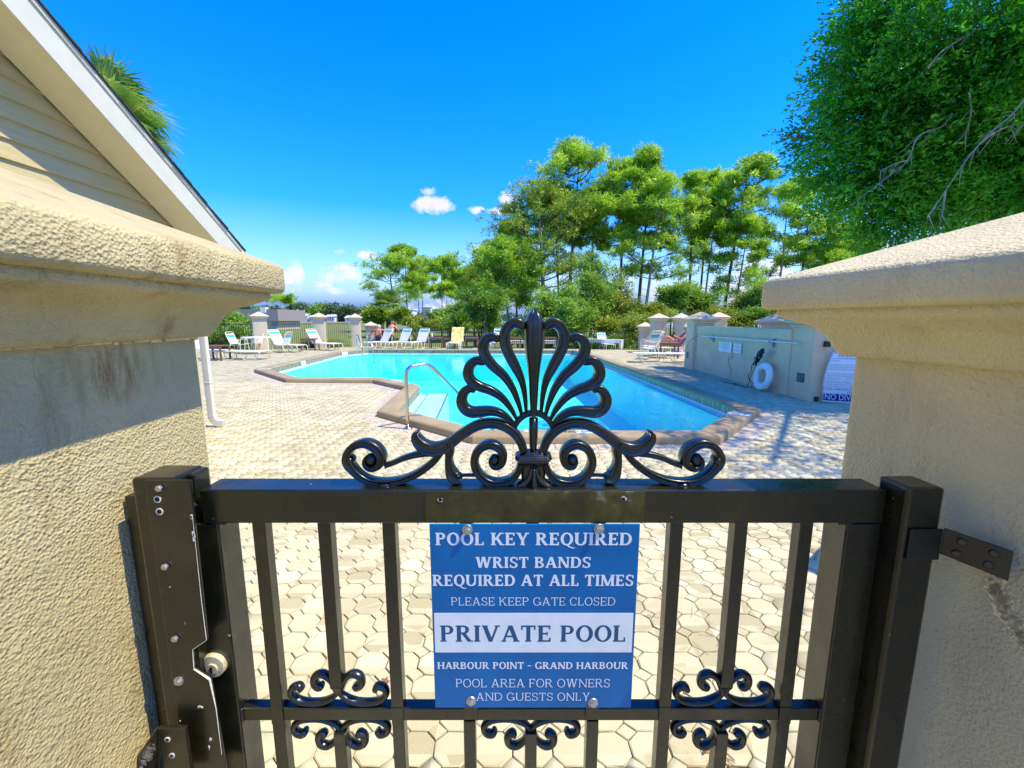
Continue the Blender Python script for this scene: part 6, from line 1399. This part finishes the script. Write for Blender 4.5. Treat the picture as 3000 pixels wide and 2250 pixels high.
for i, (px, ph, lab) in enumerate(((870, 888, 'round-crowned far tree left of the second pillar'), (935, 893, 'dark far tree above the second left pillar'), (975, 890, 'bright far tree between the second and third pillars'), (760, 905, 'low yellow-green far tree above the left fence'), (1020, 897, 'small far tree above the third pillar'))):
    D = 290; v = AY(px, ph, D); r = (v.z + .4) * .48; O = (v.x, D, -.35); t = empty('far_tree', O, 0, lab, 'tree', 'distant trees across the marsh'); rg = np.random.default_rng(60 + i)
    V = clustered([(v.x, D, v.z - r * .8, r * 1.2, r, r * .8), (v.x + r * .6, D, v.z - r * 1.1, r * .9, r, r * .6), (v.x - r * .7, D, v.z - r * 1.2, r * .9, r, r * .6)], 420, 8, 1.2, 1.5, .6, rg); crown_mesh('crown', V, (mhz, LF['shrub'])[i % 2], t, O); MB().tube([(v.x, D, -.4), (v.x, D, v.z - r)], [.5, .3], 6).build('trunk', M['bark'], t, org=O)
# ---- palms
def frond(mb_l, mb_s, base, dirv, L, rn, fan=True, nl=40, width=.015):
    base = Vector(base); d = Vector(dirv).normalized(); side = d.cross(Vector((0, 0, 1))); side = side.normalized() if side.length > .05 else Vector((1, 0, 0)); up = side.cross(d)
    st = L * .45; pts = [base, base + d * st * .5 + up * .02, base + d * st]; mb_s.tube(pts, [.014, .011, .008], 5); hub = base + d * st
    for i in range(nl):
        a = R(-105 + 210 * i / (nl - 1)); l = L * .62 * (1 - .25 * abs(a) / 1.8) * rn.uniform(.88, 1.08); dd = (d * math.cos(a) + side * math.sin(a)).normalized()
        t1 = hub + dd * l * .55 + up * (.05 * L - .02); t2 = hub + dd * l + Vector((0, 0, -l * rn.uniform(.10, .38))); w = dd.cross(up).normalized() * width * L
        mb_l.add([hub - w * .3, hub + w * .3, t1 + w, t1 - w], [(0, 1, 2, 3)]); mb_l.add([t1 - w, t1 + w, t2], [(0, 1, 2)])
def palm(x, y, z0, ztop, L, nf, label, seed, tilt=(.0, 1.2), tr=.14):
    rn = random.Random(seed); O = (x, y, z0); t = empty('palm_tree', O, 0, label, 'palm tree'); MB().tube([(x, y, z0), (x + .05, y, (z0 + ztop) / 2), (x, y, ztop)], [tr * 1.2, tr, tr * 1.1], 9).build('trunk', M['bark'], t, smooth=True, org=O)
    sl = MB(); ml = MB()
    for i in range(nf):
        az_ = i * 2.4; e = R(85 - 120 * (i / nf) ** 1.0); frond(ml, sl, (x, y, ztop), (math.cos(az_) * math.cos(e), math.sin(az_) * math.cos(e), math.sin(e)), L * rn.uniform(.85, 1.1), rn)
    sl.build('leaf_stalks', LF['palm'], t, org=O); ml.build('fronds', LF['palm'], t, org=O); return t
v = AY(345, 335, 9.5); palm(v.x - .15, 9.5, -.4, v.z - .25, 1.42, 34, 'cabbage palm whose crown rises behind the pool house roof', 4)
v = AY(1135, 905, 44); palm(v.x, 44, -.4, v.z, 2.4, 30, 'squat cabbage palm behind the man at the fence', 5, tr=.25)
# ---- live oak on the right: boughs given as (px, py, D, half width, half height)
oak = empty('live_oak', (12.5, 9.5, -.2), 0, 'big leafy live oak overhanging from the right', 'tree'); OO = (12.5, 9.5, -.2)
MB().tube(smoothpath([(12.5, 9.5, -.3), (12.3, 9.6, 1.6), (11.8, 9.3, 3.4), (11.0, 9.2, 5.2), (10.2, 9.2, 7.5), (9.9, 9.4, 10)], 3), [.42, .40, .38, .36, .34, .33, .31, .29, .27, .25, .22, .2, .17, .14, .11, .08], 10).build('trunk', M['bark_pale'], oak, smooth=True, org=OO)
BO = []; rn = random.Random(21)
def B_(px, py, D, hx, hy): v = AY(px, py, D); s = D / F; BO.append((v.x, D, v.z, hx * s, hx * s * .9, hy * s))
for a in [(2560, 90, 8.5, 90, 90), (2520, 220, 8.5, 90, 70), (2640, 40, 8, 110, 90), (2480, 330, 8.5, 80, 60), (2410, 395, 8.5, 90, 26), (2470, 430, 8.3, 90, 50), (2560, 380, 8, 110, 90), (2450, 520, 8.8, 70, 50),
          (2520, 590, 8.6, 80, 55), (2600, 520, 8, 110, 90), (2580, 660, 8.6, 80, 45), (2660, 640, 8.2, 90, 60), (2680, 250, 7.6, 130, 110), (2760, 480, 7.6, 130, 110), (2800, 140, 7.2, 140, 120), (2900, 330, 7, 150, 130),
          (2860, 560, 7.4, 130, 90), (2960, 520, 7, 120, 120), (3050, 150, 6.8, 160, 150), (3100, 420, 6.8, 160, 160), (2720, 380, 8.6, 120, 100), (2500, 140, 9, 70, 50), (2740, 590, 8.4, 110, 55), (2980, 620, 7.6, 130, 60), (2450, 240, 9, 60, 40), (2400, 300, 9.2, 34, 18), (2330, 405, 8.6, 46, 10), (2400, 470, 8.8, 60, 14), (2540, 20, 9, 60, 50)]: B_(*a)
NVIS = len(BO)
for (x, y, z, r) in [(8.2, 6.5, 8.6, 1.9), (9.6, 8.6, 9.6, 2.3), (8.6, 9.6, 9.6, 1.5), (11.5, 11.0, 10, 1.8), (6.6, 5.4, 7.4, 1.5), (7.2, 8.2, 8.9, 1.5), (10.4, 6.5, 9, 2.2), (7.0, 4.0, 6.6, 1.4), (12, 9, 11, 2.4), (6.5, 6.9, 8.1, 1.1), (5.6, 4.6, 6.9, .9), (7.4, 8.9, 9.5, .8), (6.2, 3.3, 6.2, 1.0), (11.6, 9.3, 6.4, 2.1), (12.9, 8.2, 7.6, 2.3), (11.6, 10.9, 7.8, 2.2), (13.8, 10, 9, 2.3)]: BO.append((x, y, z, r, r, r * .6))
lm = MB(); rg = np.random.default_rng(77)
hubs = [Vector((11.8, 9.3, 3.6)), Vector((11.2, 9.2, 4.8)), Vector((10.6, 9.2, 6.2)), Vector((10.1, 9.3, 8.0))]
for b in BO:
    e = Vector(b[:3]); h = min(hubs, key=lambda q_: (q_ - e).length + abs(q_.z - e.z)); m1 = h.lerp(e, .45) + Vector((0, 0, rn.uniform(-.1, .35))); L = (e - h).length
    lm.tube(smoothpath([h, m1, e], 4), [.012 * L * (1 - .1 * i) + .005 for i in range(9)], 6)
    for j in range(5):
        d = Vector((rn.gauss(0, 1) - .5, rn.gauss(0, 1), rn.gauss(0, .6) - .15)).normalized(); q_ = e + Vector((d.x * b[3], d.y * b[4], d.z * b[5])) * .9; lm.tube([e, e.lerp(q_, .5) + Vector((0, 0, .05)), q_], [.014, .009, .004], 4)
lm.build('limbs', M['bark_pale'], oak, smooth=True, org=OO)
# pale bare twigs hanging under the canopy
tw = MB()
for (pts, D) in (([(2790, 330), (2760, 370), (2690, 400), (2660, 470), (2600, 520), (2545, 560)], 6.9), ([(3010, 280), (2960, 340), (2900, 390), (2830, 470), (2770, 560), (2720, 630)], 6.2), ([(2840, 270), (2845, 330), (2830, 390)], 6.6), ([(2720, 200), (2760, 150), (2840, 100), (2900, 60)], 6.6), ([(2660, 470), (2620, 480), (2580, 500)], 6.9), ([(2770, 560), (2765, 600), (2760, 630)], 6.2), ([(2870, 420), (2930, 380), (3000, 360)], 6.2), ([(2830, 640), (2900, 600), (3000, 590)], 7)):
    P = smoothpath([AY(a, b, D) for a, b in pts], 5); tw.tube(P, [.010 * (1 - i / len(P)) + .003 for i in range(len(P))], 5)
    for i in range(4, len(P), 3):
        for j in range(2): q_ = P[i] + Vector((rn.uniform(-.25, .1), rn.uniform(-.1, .1), rn.uniform(-.3, .02))); tw.tube([P[i], q_], [.006, .002], 4)
tw.build('bare_twigs', M['bark_pale'], oak, smooth=True, org=OO)
# foliage in short leafy sprays
C1, d1 = in_blobs([(b[0], b[1], b[2], b[3] * .80, b[4] * .84, b[5] * .76) for b in BO[:NVIS]], 7800, rg, .35); C2, d2 = in_blobs(BO[NVIS:], 6500, rg, .45); C = np.concatenate([C1, C2]); d = np.concatenate([d1, d2]); NS = len(C); C = C + rg.normal(size=C.shape) * .07; per = 17
sp = d * .6 + rg.normal(size=(NS, 3)) * .5 + np.array([-.35, -.1, -.18]); sp /= np.linalg.norm(sp, axis=1)[:, None]; tt = rg.random((NS, per, 1)); Pn = C[:, None, :] + sp[:, None, :] * tt * .60 + rg.normal(size=(NS, per, 3)) * .022; Pn[:, :, 2] -= (tt[:, :, 0] ** 2) * .06
V = leaf_quads(Pn.reshape(-1, 3), .088, .40, .5, rg, dirs=np.repeat(sp, per, 0) * 1.1); crown_mesh('crown', V, LF['oak'], oak, OO)
# ================================================================ BUILDINGS FAR OFF
mcon = mat('condo_white', (.80, .80, .78), .7, var=.03); mcw = mat('condo_glass', (.22, .30, .36), .3)
def condo(px0, px1, ptop, D, floors, bays, label):
    a, b = AY(px0, ptop, D), AY(px1, ptop, D); W = b.x - a.x; H = a.z + .4; O = ((a.x + b.x) / 2, D, -.35); t = empty('condominium', O, 0, label, 'building')
    MB().box(a.x, D, -.4, b.x, D + 20, a.z).build('wall', mcon, t, org=O); MB().box(a.x - 1, D - 1, a.z, b.x + 1, D + 21, a.z + .8).build('roof', mcon, t, org=O)
    fh = H / floors; bw = W / bays
    for f_ in range(floors):
        for k_ in range(bays):
            if f_ == 0 and k_ % 2: continue
            x0, z0 = a.x + (k_ + .15) * bw, -.35 + (f_ + .22) * fh; MB().box(x0, D - .25, z0, x0 + bw * .7, D - .05, z0 + fh * .6).build('window', mcw, t, org=O)
        MB().box(a.x, D - 2.2, -.35 + (f_ + .98) * fh - .15, b.x, D - .3, -.35 + (f_ + .98) * fh + .1).build('balcony_slab', mcon, t, org=O)
condo(1236, 1262, 900, 420, 6, 4, 'left tower of the white condominium seen between thin pine trunks')
condo(1264, 1286, 906, 430, 5, 4, 'lower right block of the white condominium')
condo(1162, 1208, 908, 440, 4, 6, 'long pale condominium behind the broad pine')
mgr = mat('metal_roof_grey', (.30, .26, .25), .8, var=.1)
a, b = AY(655, 936, 75), AY(812, 936, 75); O = ((a.x + b.x) / 2, 75, -.35); sh = empty('storage_building', O, 0, 'low tan building with a deep grey-brown parapet beyond the left fence', 'building')
MB().box(a.x + .5, 75.5, -.4, b.x - .5, 84, a.z - .2).build('wall', SF, sh, org=O); zt = AY(700, 906, 75).z; MB().box(a.x - .3, 75, a.z - .25, b.x + .2, 85, zt).build('parapet', mgr, sh, org=O)
v = AY(772, 910, 75); MB().box(v.x - .5, 74.8, zt - .6, v.x + .45, 75.8, zt + .35).build('roof_vent', mcon, sh, org=O)
for k_ in range(4): x_ = a.x + 2 + k_ * 2.1; MB().box(x_, 75.42, .2, x_ + 1.2, 75.49, a.z - .5).build('door', mcw, sh, org=O)
for i, (px0, px1, pt) in enumerate(((868, 900, 925), (905, 925, 929), (955, 980, 927), (1010, 1050, 931), (560, 640, 920))):
    D = 280; a, b = AY(px0, pt, D), AY(px1, pt, D); O = ((a.x + b.x) / 2, D, -.35); h = empty('far_house', O, 0, ['white waterfront house below the round-crowned far tree', 'small white shed beside the waterfront house', 'white house above the second left pillar', 'low white roof between the third and fourth pillars', 'pale house behind the left pier'][i], 'house')
    MB().box(a.x, D, -.4, b.x, D + 8, a.z).build('wall', mcon, h, org=O)
    MB().add([(a.x - .5, D - .5, a.z), (b.x + .5, D - .5, a.z), (b.x + .5, D + 8.5, a.z), (a.x - .5, D + 8.5, a.z), (a.x, D + 4, a.z + 1.6), (b.x, D + 4, a.z + 1.6)], [(0, 1, 5, 4), (2, 3, 4, 5), (1, 2, 5), (3, 0, 4), (0, 3, 2, 1)]).build('roof', mat('pale_roof', (.6, .6, .6), .7), h, org=O)
    for q_ in range(3): w0 = a.x + (b.x - a.x) * (.15 + .28 * q_); MB().box(w0, D - .1, .6, w0 + (b.x - a.x) * .14, D - .02, a.z - .4).build('window', mcw, h, org=O)
# every labelled thing is declared as one
for o in bpy.data.objects:
    if o.parent is None and o.get('category') and not o.get('kind'): o['kind'] = 'thing'
